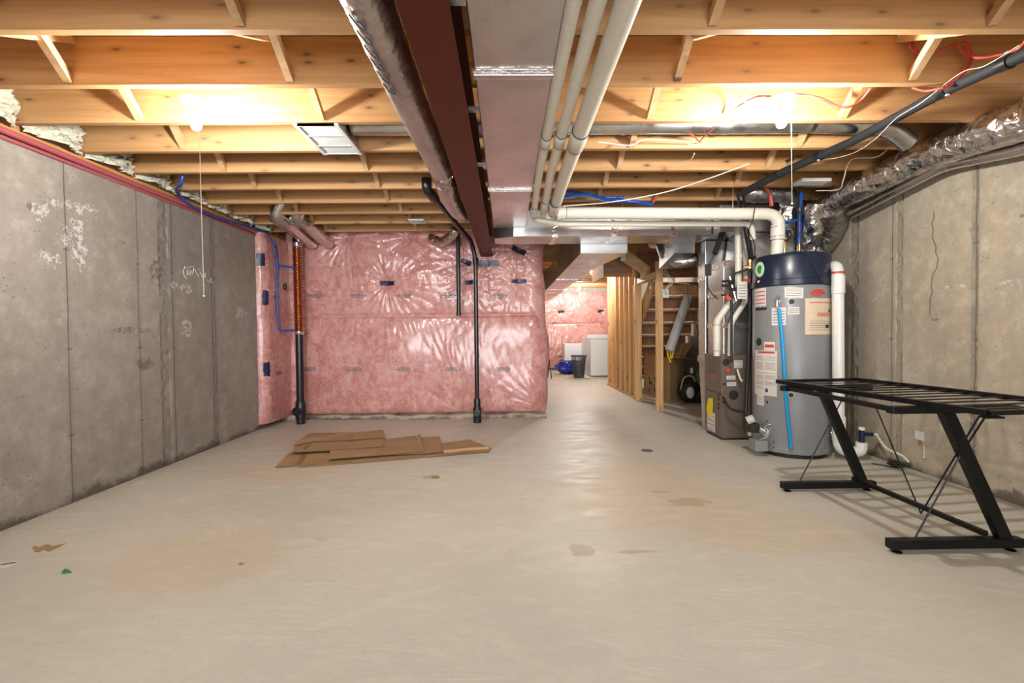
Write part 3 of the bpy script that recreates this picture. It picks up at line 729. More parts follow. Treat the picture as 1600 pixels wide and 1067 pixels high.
MB().lathe([(.03,.0),(.036,.005),(.036,.07),(.03,.075)], (c.x, 5.45, 1.90), 16).build('coupling', M['black'], t)
MB().lathe([(.048,.0),(.05,.03),(.046,.10),(.052,.11),(.052,.17),(.040,.19),(.040,.27),(.036,.29)], (c.x, 5.45, 0), 18).build('floor_fitting', M['black'], t)
MB().lathe([(.033,-.075),(.033,-.05),(.04,-.049),(.04,-.0)], (c.x, 5.45, .12), 14, 'y').build('cleanout_cap', M['black'], t)
v = P(716, 378, 5.60); v2 = P(717, 492, 5.60)
t = thing('drain_pipe', 'short black stub pipe ending halfway down the pink wall', 'pipe', (v.x, 5.58, v2.z))
MB().cyl((v.x, 5.58, JB), (v2.x, 5.58, v2.z), .025, 16).build('pipe_run', M['black'], t)
MB().cyl((v2.x, 5.58, v2.z-.01), (v2.x, 5.58, v2.z+.04), .029, 16).build('end_cap', M['black'], t)
# heat-recovery drain on the left
cx = P(469, 600, 5.50).x; cyy = 5.50
t = thing('drain_pipe', 'thick black floor drain pipe with a ribbed copper upper section, left rear', 'pipe', (cx, cyy, 0))
zt, zm = P(468, 385, cyy).z, P(469, 518, cyy).z
mb = MB(); rs = []; pts = []
nn = 128
for i in range(nn+1):
    pts.append((cx-.006*(i/nn), cyy, zm+(zt-zm)*i/nn)); rs.append(.049+.007*math.sin(i*PI/2))
mb.tube(pts, rs, 18); mb.build('copper_coil', M['copper'], t, smooth=60)
MB().lathe([(.044,.18),(.044,zm-.02)], (cx, cyy, 0), 20).build('pipe_run', M['black'], t)
MB().lathe([(.046,0),(.05,.02),(.046,.05),(.058,.06),(.060,.15),(.058,.26),(.048,.28)], (cx, cyy, 0), 20).build('floor_fitting', M['black'], t)
MB().lathe([(.045,-.095),(.045,-.07),(.055,-.069),(.055,-.02)], (cx-.02, cyy, .16), 16, 'y').build('cleanout_cap', M['black'], t)
MB().lathe([(.046,0),(.052,.01),(.052,.045),(.046,.05)], (cx, cyy, zm-.035), 20).build('clamp', M['chrome'], t)
MB().lathe([(.046,0),(.054,.01),(.054,.05),(.046,.055)], (cx-.006, cyy, zt-.01), 20).build('clamp', M['chrome'], t)
MB().tube(rp([(cx-.006, cyy, zt+.03), (cx-.006, cyy, zt+.22), (cx, cyy+.1, JB+.1)], .08), .05, 18).build('elbow', M['black'], t, smooth=50)
# blue water lines
Q = [Vector((XL+.34, S(283,285,XL+.30).y+.02, JT-.03)), S(283,285,XL+.30), S(276,292,XL+.16), S(279,303,XL+.05), S(300,322,XL+.04), S(340,340,XL+.04), S(380,352,XL+.05), P(412,362,5.25), P(428,384,5.40), P(433,410,5.42), P(433,470,5.42), P(436,508,5.42), P(440,516,5.42), P(462,516,5.45)]
one(MB().tube(spline(Q, 8), .0125, 10), 'water_line', M['blue'], 'blue plastic water line curving along the left wall head and down', 'pipe', smooth=60)
one(MB().tube(spline([P(428,370,5.5), P(432,390,5.45), P(434,412,5.43), P(436,415,5.43), P(462,418,5.45)], 6), .010, 8), 'water_line', M['blue'], 'short blue water line joining the top of the copper coil', 'pipe', smooth=60)
one(MB().ball(P(445,448,5.55), .022, .02, .045), 'valve', M['darktape'], 'small dark valve on the pink wall beside the copper coil', 'valve')

# ------------------------------------------------------------------ studs, header, stairs at the right rear
SX = 2.02
for i, y in enumerate(np.linspace(7.45, 9.0, 6)):
    one(MB().box(SX-.0, SX+.089, y, y+.038, .038, JB-.04), 'wall_stud', M['stud'], f"upright wall stud in the bare partition, {ORD[i]} behind the door opening", 'stud', 'partition studs', smooth=0, bevel=.002)
one(MB().box(SX, SX+.089, 7.25, 9.1, .0, .038), 'bottom_plate', M['strut'], 'floor plate under the bare stud partition', 'plate', smooth=0)
one(MB().box(SX, SX+.089, 7.25, 9.1, JB-.04, JB-.002), 'top_plate', M['strut'], 'top plate of the bare stud partition', 'plate', smooth=0)
for i, (y, zt_) in enumerate([(7.06, JB-.002), (7.11, 1.80), (7.00, 1.80)]):
    one(MB().box(SX-.01-.01*i, SX+.075, y, y+.037, 0, zt_), 'wall_stud', M['stud'], ['full-height jack stud at far side of the under-stair doorway', 'shorter trimmer stud behind the doorway jack stud', 'trimmer stud lining the far side of the doorway'][i], 'stud', smooth=0, bevel=.002)
one(MB().box(SX+.0, SX+.095, 6.10, 6.14, 0, cz-.02), 'wall_stud', M['stud'], 'lone door post nearest the camera by the cardboard box', 'stud', smooth=0, bevel=.002)
one(MB().box(SX+.0, SX+.09, 6.145, 6.995, 1.805, 1.88), 'door_header', M['strut'], 'wood header over the under-stair doorway', 'beam', smooth=0, bevel=.002)
t = thing('stair_stringer_box', 'boxed wooden underside of the stair landing above the doorway', 'stairs', (1.9, 7.1, 1.99))
MB().box(1.555, 2.01, 7.22, 7.26, 1.945, JB-.003).build('front_panel', M['darkwood'], t, smooth=0)
MB().box(1.555, 1.575, 7.26, 8.2, 1.945, JB-.003).build('side_panel', M['darkwood'], t, smooth=0)
MB().box(2.01, 2.95, 6.98, 7.02, 1.90, JB-.003).build('back_panel', M['darkwood'], t, smooth=0)
MB().bar(P(966,388,6.9), P(1012,425,6.6), .04, .16, (0,-.2,1)).build('stringer', M['strut'], t, smooth=0)
MB().bar(P(975,408,6.85), P(1002,424,6.65), .03, .03, (0,0,1)).build('cleat', M['strut'], t, smooth=0)
mb = MB().box(P(1003,428,6.6).x, P(1015,428,6.6).x, 6.58, 6.68, P(1003,436,6.6).z, P(1003,416,6.6).z); mb.build('end_block', M['strut'], t, smooth=0)
MB().box(P(970,410,6.8).x, P(977,410,6.8).x, 6.79, 6.80, P(970,408,6.8).z, P(970,396,6.8).z).build('paper_label', M['paper'], t, smooth=0)
# stair flight seen from behind
t = thing('staircase', 'wooden stair flight seen from underneath through the doorway', 'stairs', (2.7, 7.5, 0))
for i in range(8):
    y0, z0 = 6.75+.245*i, 1.80-.195*i
    MB().box(2.16, 3.06, y0, y0+.02, z0-.185, z0).build('riser', M['brownboard'], t, smooth=0)
    MB().box(2.16, 3.06, y0+.021, y0+.265, z0-.195-.03, z0-.195).build('tread', M['stud'], t, smooth=0)
MB().hexa([(2.12,6.6,1.62),(2.155,6.6,1.62),(2.155,8.7,-.0),(2.12,8.7,-.0)], [(2.12,6.6,1.92),(2.155,6.6,1.92),(2.155,8.7,.25),(2.12,8.7,.25)]).build('stringer', M['stud'], t, smooth=0)
one(MB().box(3.04, 3.09, 5.15, 6.72, 0, 2.03), 'lit_wall_sheet', M['brownboard'], 'added reddish brown sheet giving the closet side wall its lit tone', 'board', smooth=0)  # added sheet; its brown stands in for light on the foundation wall
one(MB().box(2.16, 3.03, 6.60, 6.70, 1.62, 1.74), 'stair_header', M['stud'], 'cross beam holding the stair head behind the door post', 'beam', smooth=0)
wl_ = MB()
for dx in (0, 3, 6): wl_.tube(spline([P(1027+dx,378,6.05), P(1031+dx,400,6.05), P(1036+dx,425,6.04), P(1046+dx,441,6.0), P(1036,456,6.03)], 6), .004, 5)
wl_.tube(spline([P(1046,441,6.0), P(1060,442,5.9), P(1078,444,5.8)], 5), .004, 5)
one(wl_, 'cable_bundle', M['wire'], 'loose beige cables hanging on the lone door post', 'cable', smooth=60)
p0 = P(1034, 462, 6.09); t = thing('outlet_box', 'white switch box on the lone door post', 'box', p0)
MB().box(p0.x-.0, p0.x+.085, 6.055, 6.097, p0.z-.03, p0.z+.085).build('box_body', M['white'], t, smooth=0, bevel=.004)
MB().box(p0.x+.03, p0.x+.055, 6.049, 6.054, p0.z+.01, p0.z+.045).build('switch', M['whitegrey'], t, smooth=0)
# wrapped white tube
a, b = P(1076,462,6.3), P(1046,548,6.2)
t = thing('wrapped_roll', 'long white wrapped roll leaning over the cardboard box', 'roll', b)
MB().cyl(b, a, .062, 18).build('roll_body', M['whitegrey'], t); MB().cyl(a, a+(a-b)*.01, .05, 14).build('roll_core', M['cream'], t)
q = MB(); q.tube(spline([P(1073,446,5.9), P(1076,470,5.9), P(1083,495,5.8), P(1092,522,5.6)], 6), .004, 5); one(q, 'cable', M['dark'], 'thin dark cable dangling beside the wrapped roll', 'cable')
# cardboard box
t = thing('moving_box', 'open cardboard box with flaps up behind the lone door post', 'box', (2.5, 6.5, 0))
bl, br = F(1046, 631, 0), F(1069, 625, 0)
fl = F(1006, 613, 0)
h = 1.08-(560-517)*bl.y/FPX
ex = (br-bl); ey = (fl-bl); bq = br+ey; Hh = Vector((0,0,h))
def quadplate(a, b, c, d, th, nrm): return MB().prism([a, b, c, d], Vector(nrm)*th)
MB().prism([bl, br, br+Hh, bl+Hh], (0, .006, 0)).build('front_panel', M['card'], t, smooth=0)
MB().prism([fl, bl, bl+Hh, fl+Hh], (.006, 0, 0)).build('side_panel', M['card'], t, smooth=0)
MB().prism([fl, bq, bq+Hh, fl+Hh], (0, -.006, 0)).build('back_panel', M['card'], t, smooth=0)
MB().prism([br, bq, bq+Hh, br+Hh], (-.006, 0, 0)).build('side_panel', M['card'], t, smooth=0)
MB().prism([bl+Hh, br+Hh, br+Hh+Vector((.16,-.12,-.06)), bl+Hh+Vector((.10,-.17,.02))], (0,0,.006)).build('flap', M['card'], t, smooth=0)
MB().prism([fl+Hh, bl+Hh, bl+Hh+Vector((-.22,.02,.04)), fl+Hh+Vector((-.18,.05,.06))], (0,0,.006)).build('flap', M['card'], t, smooth=0)
MB().prism([br+Hh, bq+Hh, bq+Hh+Vector((.10,0,.22)), br+Hh+Vector((.14,0,.20))], (0.006,0,0)).build('flap', M['card'], t, smooth=0)
q = MB()       # big blurred lettering on the side
for i, f_ in enumerate((.25, .45, .62)):
    for r_ in range(3):
        c0 = fl.lerp(bl, f_)+Vector((-.004, 0, h*.45-r_*.09))
        q.bar(c0, c0+(bl-fl)*.12, .05, .006, (1,0,0)) if (i+r_) % 2 else q.bar(c0, c0+Vector((0,0,-.07)), .03, .006, (1,0,0))
q.build('printed_lettering', M['mark'], t, smooth=0)
q = MB().box(br.x-.05, br.x-.01, bl.y-.006, bl.y-.002, h*.66, h*.78); q.build('sticker', M['paper'], t, smooth=0)
one(MB().tube(spline([P(1048,566,6.35), P(1043,552,6.35), P(1045,540,6.35), P(1050,538,6.35), P(1052,548,6.35), P(1049,560,6.35), P(1047,545,6.33)], 6), .012, 8), 'yellow_strap', M['yellow'], 'yellow coiled strap on top of the cardboard box', 'strap')
# dark bag & folded items
c = F(1078, 630, 0)
t = thing('duffel_bag', 'dark bag with pale patch slumped right of the cardboard box', 'bag', c)
mb = MB(); mb.ball(c+Vector((0,.05,.19)), .16, .14, .19, n=20); mb.ball(c+Vector((.12,.05,.12)), .12, .12, .13, n=16)
mb.build('bag_body', M['dark'], t); MB().ball(c+Vector((-.02,-.07,.17)), .06, .04, .09, n=14).build('pale_patch', M['paper'], t)
MB().tube(spline([c+Vector((-.14,0,.2)), c+Vector((-.10,-.03,.38)), c+Vector((.03,-.03,.40)), c+Vector((.10,0,.25))], 6), .012, 8).build('handle', M['whitegrey'], t)
one(MB().box(2.78, 3.0, 6.35, 6.42, 0, .72), 'storage_case', M['dark'], 'black upright case standing behind the dark bag', 'case', smooth=0, bevel=.01)

# ------------------------------------------------------------------ far room things
x0, x1 = P(923, 560, 10.8).x, P(923, 560, 10.8).x+.62
t = thing('washing_machine', 'white washing machine beside the bare stud partition in the far room', 'washer', (x0+.3, 10.8, 0))
MB().box(x0, x1, 10.8, 11.45, .02, .90).build('cabinet', M['appliance'], t, smooth=0, bevel=.012)
MB().box(x0, x1, 11.30, 11.45, .905, 1.0).build('control_panel', M['appliance'], t, smooth=0, bevel=.01)
MB().box(x0+.02, x1-.02, 10.82, 11.28, .905, .925).build('lid', M['white'], t, smooth=0, bevel=.004)
x2 = P(914, 560, 11.6).x
one(MB().box(x2, x2+.5, 11.55, 12.1, 0, .93), 'laundry_cabinet', M['appliance'], 'white cabinet half hidden behind the washing machine', 'cabinet', smooth=0, bevel=.01)
a, b = P(882, 537, 12.2), P(921, 563, 12.2)
t = thing('laundry_sink', 'white laundry sink standing against the far pink wall', 'sink', ((a.x+b.x)/2, 12.2, 0))
MB().box(a.x, b.x, 12.2, 12.6, b.z, a.z).build('basin', M['appliance'], t, smooth=0, bevel=.015)
for xx in (a.x+.03, b.x-.03):
    for yy in (12.24, 12.56): MB().cyl((xx, yy, 0), (xx, yy, b.z), .015, 8).build('leg', M['whitegrey'], t)
c = F(904.5, 590, 0); hb = .52
t = thing('laundry_basket', 'dark grey slatted laundry basket on the far room floor', 'basket', c)
q = MB()
for k in range(26):
    an = 2*PI*k/26; q.bar(c+Vector((.125*math.cos(an), .125*math.sin(an), .05)), c+Vector((.165*math.cos(an), .165*math.sin(an), hb-.03)), .012, .006, (math.cos(an), math.sin(an), 0))
q.build('slats', M['basket'], t, smooth=0)
def hoop(z, r, hh): return MB().tube([c+Vector((r*math.cos(a_), r*math.sin(a_), z)) for a_ in np.linspace(0, 2*PI, 33)], hh, 8)
hoop(hb-.01, .175, .018).build('rim', M['basket'], t)
for zz in (.20, .34): hoop(zz, .128+.04*zz/.5, .008).build('hoop', M['basket'], t)
MB().lathe([(.12,0),(.125,.01),(.128,.08)], c, 24).build('base', M['basket'], t)
MB().lathe([(.08,.02),(.115,.06),(.125,.24),(.08,.30)], c, 18).build('folded_cloth', M['basket'], t)
c = F(888, 583, 0); c.y = 11.6; c.x = P(888, 580, 11.6).x
def lump(name, label, cat, c, rx, ry, rz, m, seed=1):
    mb = MB().ball(c+Vector((0, 0, rz*.9)), rx, ry, rz, n=26); r2 = random.Random(seed)
    ph = [r2.uniform(0, 6) for _ in range(6)]
    for i, v in enumerate(mb.v):
        d = v-c; s_ = 1+.14*math.sin(d.x*22+ph[0])*math.sin(d.z*26+ph[1])+.08*math.sin(d.y*40+ph[2]+d.x*30)
        mb.v[i] = Vector((c.x+d.x*s_, c.y+d.y*s_, max(0.002, d.z*s_)))
    return one(mb, name, M[m], label, cat)
lump('plastic_bag', 'bright blue plastic bag behind the laundry basket', 'bag', c, .30, .2, .17, 'bluebag', 3)
a, b = P(858, 562, 10.4), F(862, 592, 0)
q = MB().bar(a, b, .03, .02).bar(a, Vector((a.x-.12, a.y, 0)), .03, .02).bar(a, Vector((a.x-.02, a.y+.25, 0)), .03, .02)
one(q, 'tripod_stand', M['dark'], 'dark stand leg poking out past the pink wall corner', 'stand', smooth=0)
for i, (px, py, w_) in enumerate([(872, 588, .35), (893, 590, .2), (925, 592, .3)]):
    pp = F(px, py, 0); one(MB().bar(pp+Vector((-w_/2, .0, .008)), pp+Vector((w_/2, .05, .008)), .03, .014), 'wood_offcut', M['strut'], ['thin wood offcut on the floor left of the laundry basket', 'wood offcut at the foot of the laundry basket', 'wood offcut in front of the washing machine'][i], 'offcut', smooth=0)

# ------------------------------------------------------------------ furnace with its ducts
fx0, fx1, fy0, fy1, fh = 2.10, 2.84, 4.41, 4.80, .84
t = thing('furnace', 'brown gas furnace standing left of the water heater', 'furnace', (2.45, 4.6, 0))
MB().box(fx0+.012, fx1, fy0, fy1, .02, fh).build('cabinet', M['furnace'], t, smooth=0, bevel=.006)
MB().box(fx0, fx0+.011, fy0+.006, fy1-.006, .46, fh-.006).build('upper_door', M['furnace'], t, smooth=0, bevel=.004)
MB().box(fx0, fx0+.011, fy0+.006, fy1-.006, .03, .452).build('lower_door', M['furnace'], t, smooth=0, bevel=.004)
MB().box(fx0+.02, fx1-.02, fy0+.02, fy1-.02, 0, .02).build('base_rail', M['dark'], t, smooth=0)
fx = fx0-.001
def onx(y0, y1, z0, z1, m, name, th=.003, x=None):
    x = fx if x is None else x; return MB().box(x-th, x, y0, y1, z0, z1).build(name, M[m], t, smooth=0)
pa, pb = S(1103, 585, fx0), S(1114, 590, fx0)
o = onx(4.52, 4.70, .585, .635, 'redink', 'name_plate'); m2 = MB().box(fx-.005, fx-.0031, 4.53, 4.69, .592, .628).build('plate_face', M['greyink'], o, smooth=0)
for k in range(4): onx(4.455+.0, 4.485, .30+.035*k+(.02 if k > 1 else 0), .318+.035*k+(.02 if k > 1 else 0), 'dark', 'vent_slot')
q = MB().prism([S(1104,640,fx-.004), S(1107,622,fx-.004), S(1114,622,fx-.004), S(1114,636,fx-.004), S(1112,652,fx-.004), S(1108,652,fx-.004)], (-.003,0,0)); q.build('yellow_tag', M['yellow'], t, smooth=0)
o = onx(4.55, 4.72, .05, .24, 'paper', 'rating_label')
q = MB()
for k in range(4): q.box(fx-.005, fx-.0035, 4.56, 4.71, .068+.045*k, .073+.045*k)
q.build('label_lines', M['greyink'], o, smooth=0)
# side facing the camera: knockouts, labels, pipe collars
def ony(px, py, r, m, name, th=.012, n=18):
    p = P(px, py, fy0); return MB().lathe([(r*.9, -th), (r, -th*.8), (r, 0)], (p.x, fy0-.001, p.z), n, 'y').build(name, M[m], t)
ony(1134, 566, .034, 'dark', 'knockout_plug', .003); ony(1136, 578, .024, 'redink', 'knockout_plug', .02); ony(1146, 617, .047, 'dark', 'knockout_plug', .004); ony(1131, 600, .012, 'dark', 'knockout_plug', .003); ony(1131, 628, .012, 'dark', 'knockout_plug', .006)
def rect_y(px0, py0, px1, py1, m, name, Y=fy0, parent=None, th=.003):
    a, b = P(px0, py0, Y-.001), P(px1, py1, Y-.001)
    return MB().box(min(a.x,b.x), max(a.x,b.x), Y-.001-th, Y-.001, min(a.z,b.z), max(a.z,b.z)).build(name, M[m], parent or t, smooth=0)
for (a0, b0, a1, b1) in [(1147,563,1160,575), (1135,587,1149,593), (1136,597,1150,603)]:
    o = rect_y(a0, b0, a1, b1, 'paper', 'wiring_label'); a, b = P(a0, b0, fy0), P(a1, b1, fy0); q = MB(); zz = b.z+.01
    while zz < a.z-.008: q.box(a.x+.008, b.x-.008, fy0-.0055, fy0-.0045, zz, zz+.004); zz += .014
    q.build('label_lines', M['greyink'], o, smooth=0)
# coil box and plenum
t = thing('coil_plenum', 'tall sheet-metal coil box and plenum on top of the brown furnace', 'duct', (2.45, 4.6, fh))
MB().box(2.13, 2.80, fy0+.02, 4.775, fh+.002, 1.72).build('coil_box', M['galv'], t, smooth=0, bevel=.004)
MB().hexa([(2.30,fy0+.03,1.722),(2.84,fy0+.03,1.722),(2.84,4.775,1.722),(2.30,4.775,1.722)], [(2.34,fy0+.03,cz-.002),(2.84,fy0+.03,cz-.002),(2.84,4.775,cz-.002),(2.34,4.775,cz-.002)]).build('plenum', M['galv'], t, smooth=0, bevel=.004)
MB().box(2.09, 2.98, 4.42, 4.97, cz+.002, JB-.012).build('plenum_head', M['galv'], t, smooth=0, bevel=.004)
for z_, hh in ((1.69, .07), (1.42, .05), (1.10, .05)):
    MB().box(2.125, 2.805, fy0+.013, fy0+.018, z_, z_+hh).box(2.123, 2.128, fy0+.02, 4.775, z_, z_+hh).build('joint_tape', M['foiltape'], t, smooth=0)
# return drop
t = thing('return_duct', 'upright sheet-metal return duct dropping behind the brown furnace', 'duct', (2.3, 4.9, 0))
MB().box(2.12, 2.60, 4.815, 4.99, .80, cz-.003).build('duct_body', M['galv'], t, smooth=0, bevel=.006)
mb = MB(); zz = np.linspace(.9, cz-.05, 14)     # dark bulging access panel
mb.box(2.11, 2.60, 4.812, 5.0, .74, .80); mb.build('flange', M['galv'], t, smooth=0, bevel=.004)
MB().hexa([(2.16,4.815,0),(2.6,4.815,0),(2.6,4.98,0),(2.16,4.98,0)], [(2.125,4.815,.74),(2.6,4.815,.74),(2.6,4.99,.74),(2.125,4.99,.74)]).build('boot', M['galv'], t, smooth=0)
MB().box(2.115, 2.119, 4.815, 4.99, 1.60, 1.66).build('joint_tape', M['foiltape'], t, smooth=0)
# flex + take-off left of return duct
flex([P(1019,378,5.6), P(1032,380,5.5), P(1040,395,5.4), P(1060,408,5.3), P(1090,405,5.25)], .075, 'foil_soft', 'flex_duct', 'short silver flexible duct under the cross duct left of the return', rough=.08, amp=.03, step=.025)
MB_ = MB().hexa([(1.86,4.99,1.93),(2.08,4.99,1.93),(2.08,5.5,1.83),(1.86,5.5,1.83)], [(1.86,4.99,2.25),(2.08,4.99,2.25),(2.08,5.5,2.25),(1.86,5.5,2.25)])
one(MB_, 'duct_takeoff', M['galv'], 'angled sheet-metal take-off behind the cross duct', 'duct', smooth=0)

# pipes around furnace
pvc('vent_pipe', [P(1120,556,4.36), P(1120,502,4.36), P(1141,472,4.34), P(1154,462,4.33), P(1153,345,4.33), P(1148,330,4.33)], .030, .05, 'cream furnace vent pipe rising from the left of the furnace top', [(P(1120,508,4.36), P(1120,548,4.36))])
pvc('vent_pipe', [P(1141,556,4.38), P(1142,505,4.38), P(1165,470,4.37), P(1166,420,4.37), P(1163,350,4.37)], .026, .05, 'cream furnace intake pipe, right one on the furnace top', [])
pipe([P(1143,566,4.30), P(1143,440,4.28), P(1146,428,4.27), P(1170,420,4.22), P(1171,408,4.22)], .011, .03, 'dark', 'gas_pipe', 'thin dark gas pipe in front of the coil box', n=10)
pipe([P(1172,408,4.20), P(1157,322,4.05), P(1152,305,3.85)], .012, .03, 'black', 'gas_pipe', 'left of the pair of slanting black pipes above the gas elbow', n=10)
pipe([P(1176,406,4.18), P(1164,322,4.05), P(1160,300,3.85)], .012, .03, 'black', 'gas_pipe', 'right of the pair of slanting black pipes above the gas elbow', n=10)
mb = MB().ball(P(1172,414,4.20), .030, .03, .035); mb.cyl(P(1172,406,4.2), P(1172,420,4.2), .026, 14); mb.cyl(P(1165,418,4.22), P(1172,416,4.2), .024, 14)
one(mb, 'pipe_elbow', M['brass'], 'cast elbow fitting joining the black pipes and the gas pipe', 'fitting')
t = thing('gas_valve', 'gas valve cluster with red handle beside the plenum', 'valve', P(1146, 450, 4.27))
mb = MB().ball(P(1143,441,4.27), .028).ball(P(1146,452,4.27), .024); mb.cyl(P(1128,446,4.29), P(1146,446,4.28), .013, 10); mb.cyl(P(1128,440,4.29), P(1143,438,4.28), .012, 10); mb.cyl(P(1127,461,4.29), P(1137,461,4.28), .010, 10)
mb.build('valve_body', M['rubber'], t)
MB().bar(P(1134,462,4.24), P(1141,469,4.24), .03, .035).build('handle', M['redink'], t, smooth=0, bevel=.004)
MB().cyl(P(1140,432,4.27), P(1150,470,4.27), .012, 10).build('stem', M['chrome'], t)
pipe([P(1172,425,4.26), P(1172,520,4.26), P(1166,630,4.22), P(1166,645,4.20)], .014, .03, 'black', 'gas_pipe', 'long black vertical gas pipe between furnace and water heater', n=10)
pipe([P(1178,400,4.45), P(1178,560,4.40)], .020, .03, 'rubber', 'drain_pipe', 'grey pipe close behind the water heater left edge', n=12)
a, b = P(1152, 440, 4.22), P(1167, 467, 4.22)
t = thing('inspection_tag', 'white paper inspection tag hanging from gas pipe', 'tag', (a.x, 4.22, b.z))
MB().box(a.x, b.x, 4.218, 4.222, b.z, a.z).build('tag_paper', M['paper'], t, smooth=0)
q = MB()
for k in range(5): q.box(a.x+.012, b.x-.012, 4.2165, 4.2175, b.z+.02+.026*k, b.z+.026+.026*k)
q.build('tag_lines', M['greyink'], t, smooth=0)
one(MB().box(P(1160,432,4.25).x, P(1170,432,4.25).x, 4.23, 4.25, P(1160,441,4.25).z, P(1160,436,4.25).z), 'tag_clip', M['redink'], 'small red clip above the white inspection tag', 'clip', smooth=0)
pipe([P(1137,340,4.55), P(1117,396,4.40)], .026, .03, 'dark', 'insulated_line', 'dark sleeved line slanting down to the coil box', n=12)
one(MB().tube(spline([P(1117,396,4.40), P(1110,410,4.38), P(1106,420,4.38), P(1104,440,4.38), P(1110,455,4.38), P(1122,468,4.38)], 6), .005, 6), 'cable', M['dark'], 'thin black cable looping down the plenum side', 'cable')
one(MB().box(P(1101,415,4.4).x, P(1109,415,4.4).x, 4.36, 4.40, P(1101,431,4.4).z, P(1101,413,4.4).z), 'junction_box', M['dark'], 'small black box fixed to the plenum edge', 'box', smooth=0, bevel=.004)
one(MB().tube(spline([P(1130,620,4.38), P(1138,635,4.30), P(1150,642,4.25), P(1164,643,4.2)], 6), .010, 8), 'drain_hose', M['rubber'], 'dark hose from the furnace side to the gas control', 'hose')
one(MB().tube(spline([P(1152,577,4.37), P(1156,590,4.34), P(1160,596,4.32)], 6), .010, 8), 'condensate_tube', M['pvc'], 'short pale tube on the furnace side', 'hose')
# ------------------------------------------------------------------ water heater
HX, HY, HR = 2.517, 4.0, .297
t = thing('water_heater', 'tall grey water heater with a navy blue cap', 'water heater', (HX, HY, 0))
wh = t
MB().lathe([(HR-.05,0),(HR-.03,.0),(HR-.03,.035)], (HX, HY, 0), 48).build('base_ring', M['dark'], t)
MB().lathe([(HR-.004,.036),(HR+.003,.04),(HR+.003,.075),(HR,.08),(HR,1.44),(HR-.005,1.45)], (HX, HY, 0), 72).build('tank', M['tank'], t, smooth=30)
MB().lathe([(HR+.006,1.452),(HR+.010,1.456),(HR+.010,1.50),(HR+.004,1.505),(HR+.003,1.69),(HR-.008,1.715),(HR-.05,1.73)], (HX, HY, 0), 72).build('cap', M['navy'], t, smooth=30)
def cylhit(px, py, R=HR):
    d = ray(px, py); ox, oy = -HX, -HY
    A = d.x**2+d.y**2; B = 2*(d.x*ox+d.y*oy); C = ox**2+oy**2-R*R; D = B*B-4*A*C
    s_ = (-B-math.sqrt(max(D, 0)))/(2*A); p = CO+d*s_
    return math.atan2(p.y-HY, p.x-HX), p.z
def patch(px0, py0, px1, py1, m, name, off=.0015, parent=None, tilt=0.0, sub=None):
    (a0, z0), (a1, z1) = cylhit(px0, py0), cylhit(px1, py1)
    if a0 > a1: a0, a1 = a1, a0
    if a1-a0 > PI: a0, a1 = a1-2*PI, a0
    za = max(z0, z1); zb = min(z0, z1)
    if sub: # fraction of the patch
        f0, f1, g0, g1 = sub; L_ = a1-a0; a0, a1 = a0+L_*f0, a0+L_*f1; H_ = za-zb; zb, za = zb+H_*g0, zb+H_*g1
    n = 8; A = np.linspace(a0, a1, n); Zb = zb+tilt*(A-A[0])*HR; Za = za+tilt*(A-A[0])*HR
    mb = MB(); X_ = HX+(HR+off)*np.cos(A); Y_ = HY+(HR+off)*np.sin(A); Xi = HX+(HR+.0002)*np.cos(A); Yi = HY+(HR+.0002)*np.sin(A)
    mb.grid(np.stack([Xi, X_, X_, Xi]), np.stack([Yi, Y_, Y_, Yi]), np.stack([Zb, Zb, Za, Za]))
    return mb.build(name, M[m], parent or wh)
def lines(parent, box, rows, m='greyink', cols=1, off=.0022, x0=.08, x1=.92, th=.2, tilt=0.0):
    for r_ in rows:
        patch(*box, m, 'text_line', off, parent, tilt, sub=(x0, x1, r_, r_+th))
L = patch(1180,452,1197,480,'paper','caution_label'); lines(L, (1180,452,1197,480), (.2,.4,.6,.8), 'redink', th=.05); patch(1181,479,1198,484,'dark','label_footer')
L = patch(1226,449,1255,464,'paper','serial_label', tilt=-.08); lines(L, (1226,449,1255,464), (.2,.42,.64,.82), th=.05, tilt=-.08)
L = patch(1206,481,1228,508,'paper','rating_label'); lines(L, (1206,481,1228,508), (.12,.28,.44,.6,.76), th=.04)
L = patch(1231,480,1249,491,'paper','notice_label'); lines(L, (1231,480,1249,491), (.2,.45,.7), th=.08)
L = patch(1258,466,1301,522,'cream','document_pouch'); B_ = (1258,466,1301,522)
patch(*B_,'redink','header_bar',.0022,L,0,(.10,.86,.87,.89)); lines(L, B_, (.50,.54,.58), 'redink', x0=.28, x1=.72, th=.018); lines(L, B_, (.62,.66), 'dark', x0=.66, x1=.78, th=.03); lines(L, B_, (.12,.18,.24,.30,.36), x0=.1, x1=.9, th=.012); patch(*B_,'dark','warning_mark',.0024,L,0,(.55,.68,.18,.27))
L = patch(1194,534,1211,548,'paper','danger_label'); lines(L, (1194,534,1211,548), (.35,), 'redink', th=.35)
Bx = (1180,547,1214,620); L = patch(*Bx,'paper','warning_label'); patch(*Bx,'redink','header_bar',.0022,L,0,(.22,.92,.94,.985)); lines(L, Bx, (.79,.50), 'redink', x0=.02, x1=.97, th=.008)
lines(L, Bx, (.86,.83,.73,.70,.67,.64,.61,.58), x0=.08, x1=.50, th=.008); lines(L, Bx, (.86,.83,.73,.70,.67,.64,.61,.58,.44,.41,.38,.30,.27,.24), x0=.56, x1=.95, th=.008); lines(L, Bx, (.44,.41,.38,.35,.30,.27,.24,.18,.15), x0=.08, x1=.50, th=.008); patch(*Bx,'mark','symbol',.0024,L,0,(.58,.68,.08,.16))
L = patch(1183,615,1194,634,'paper','small_label'); lines(L, (1183,615,1194,634), (.3,.5,.7), th=.04)
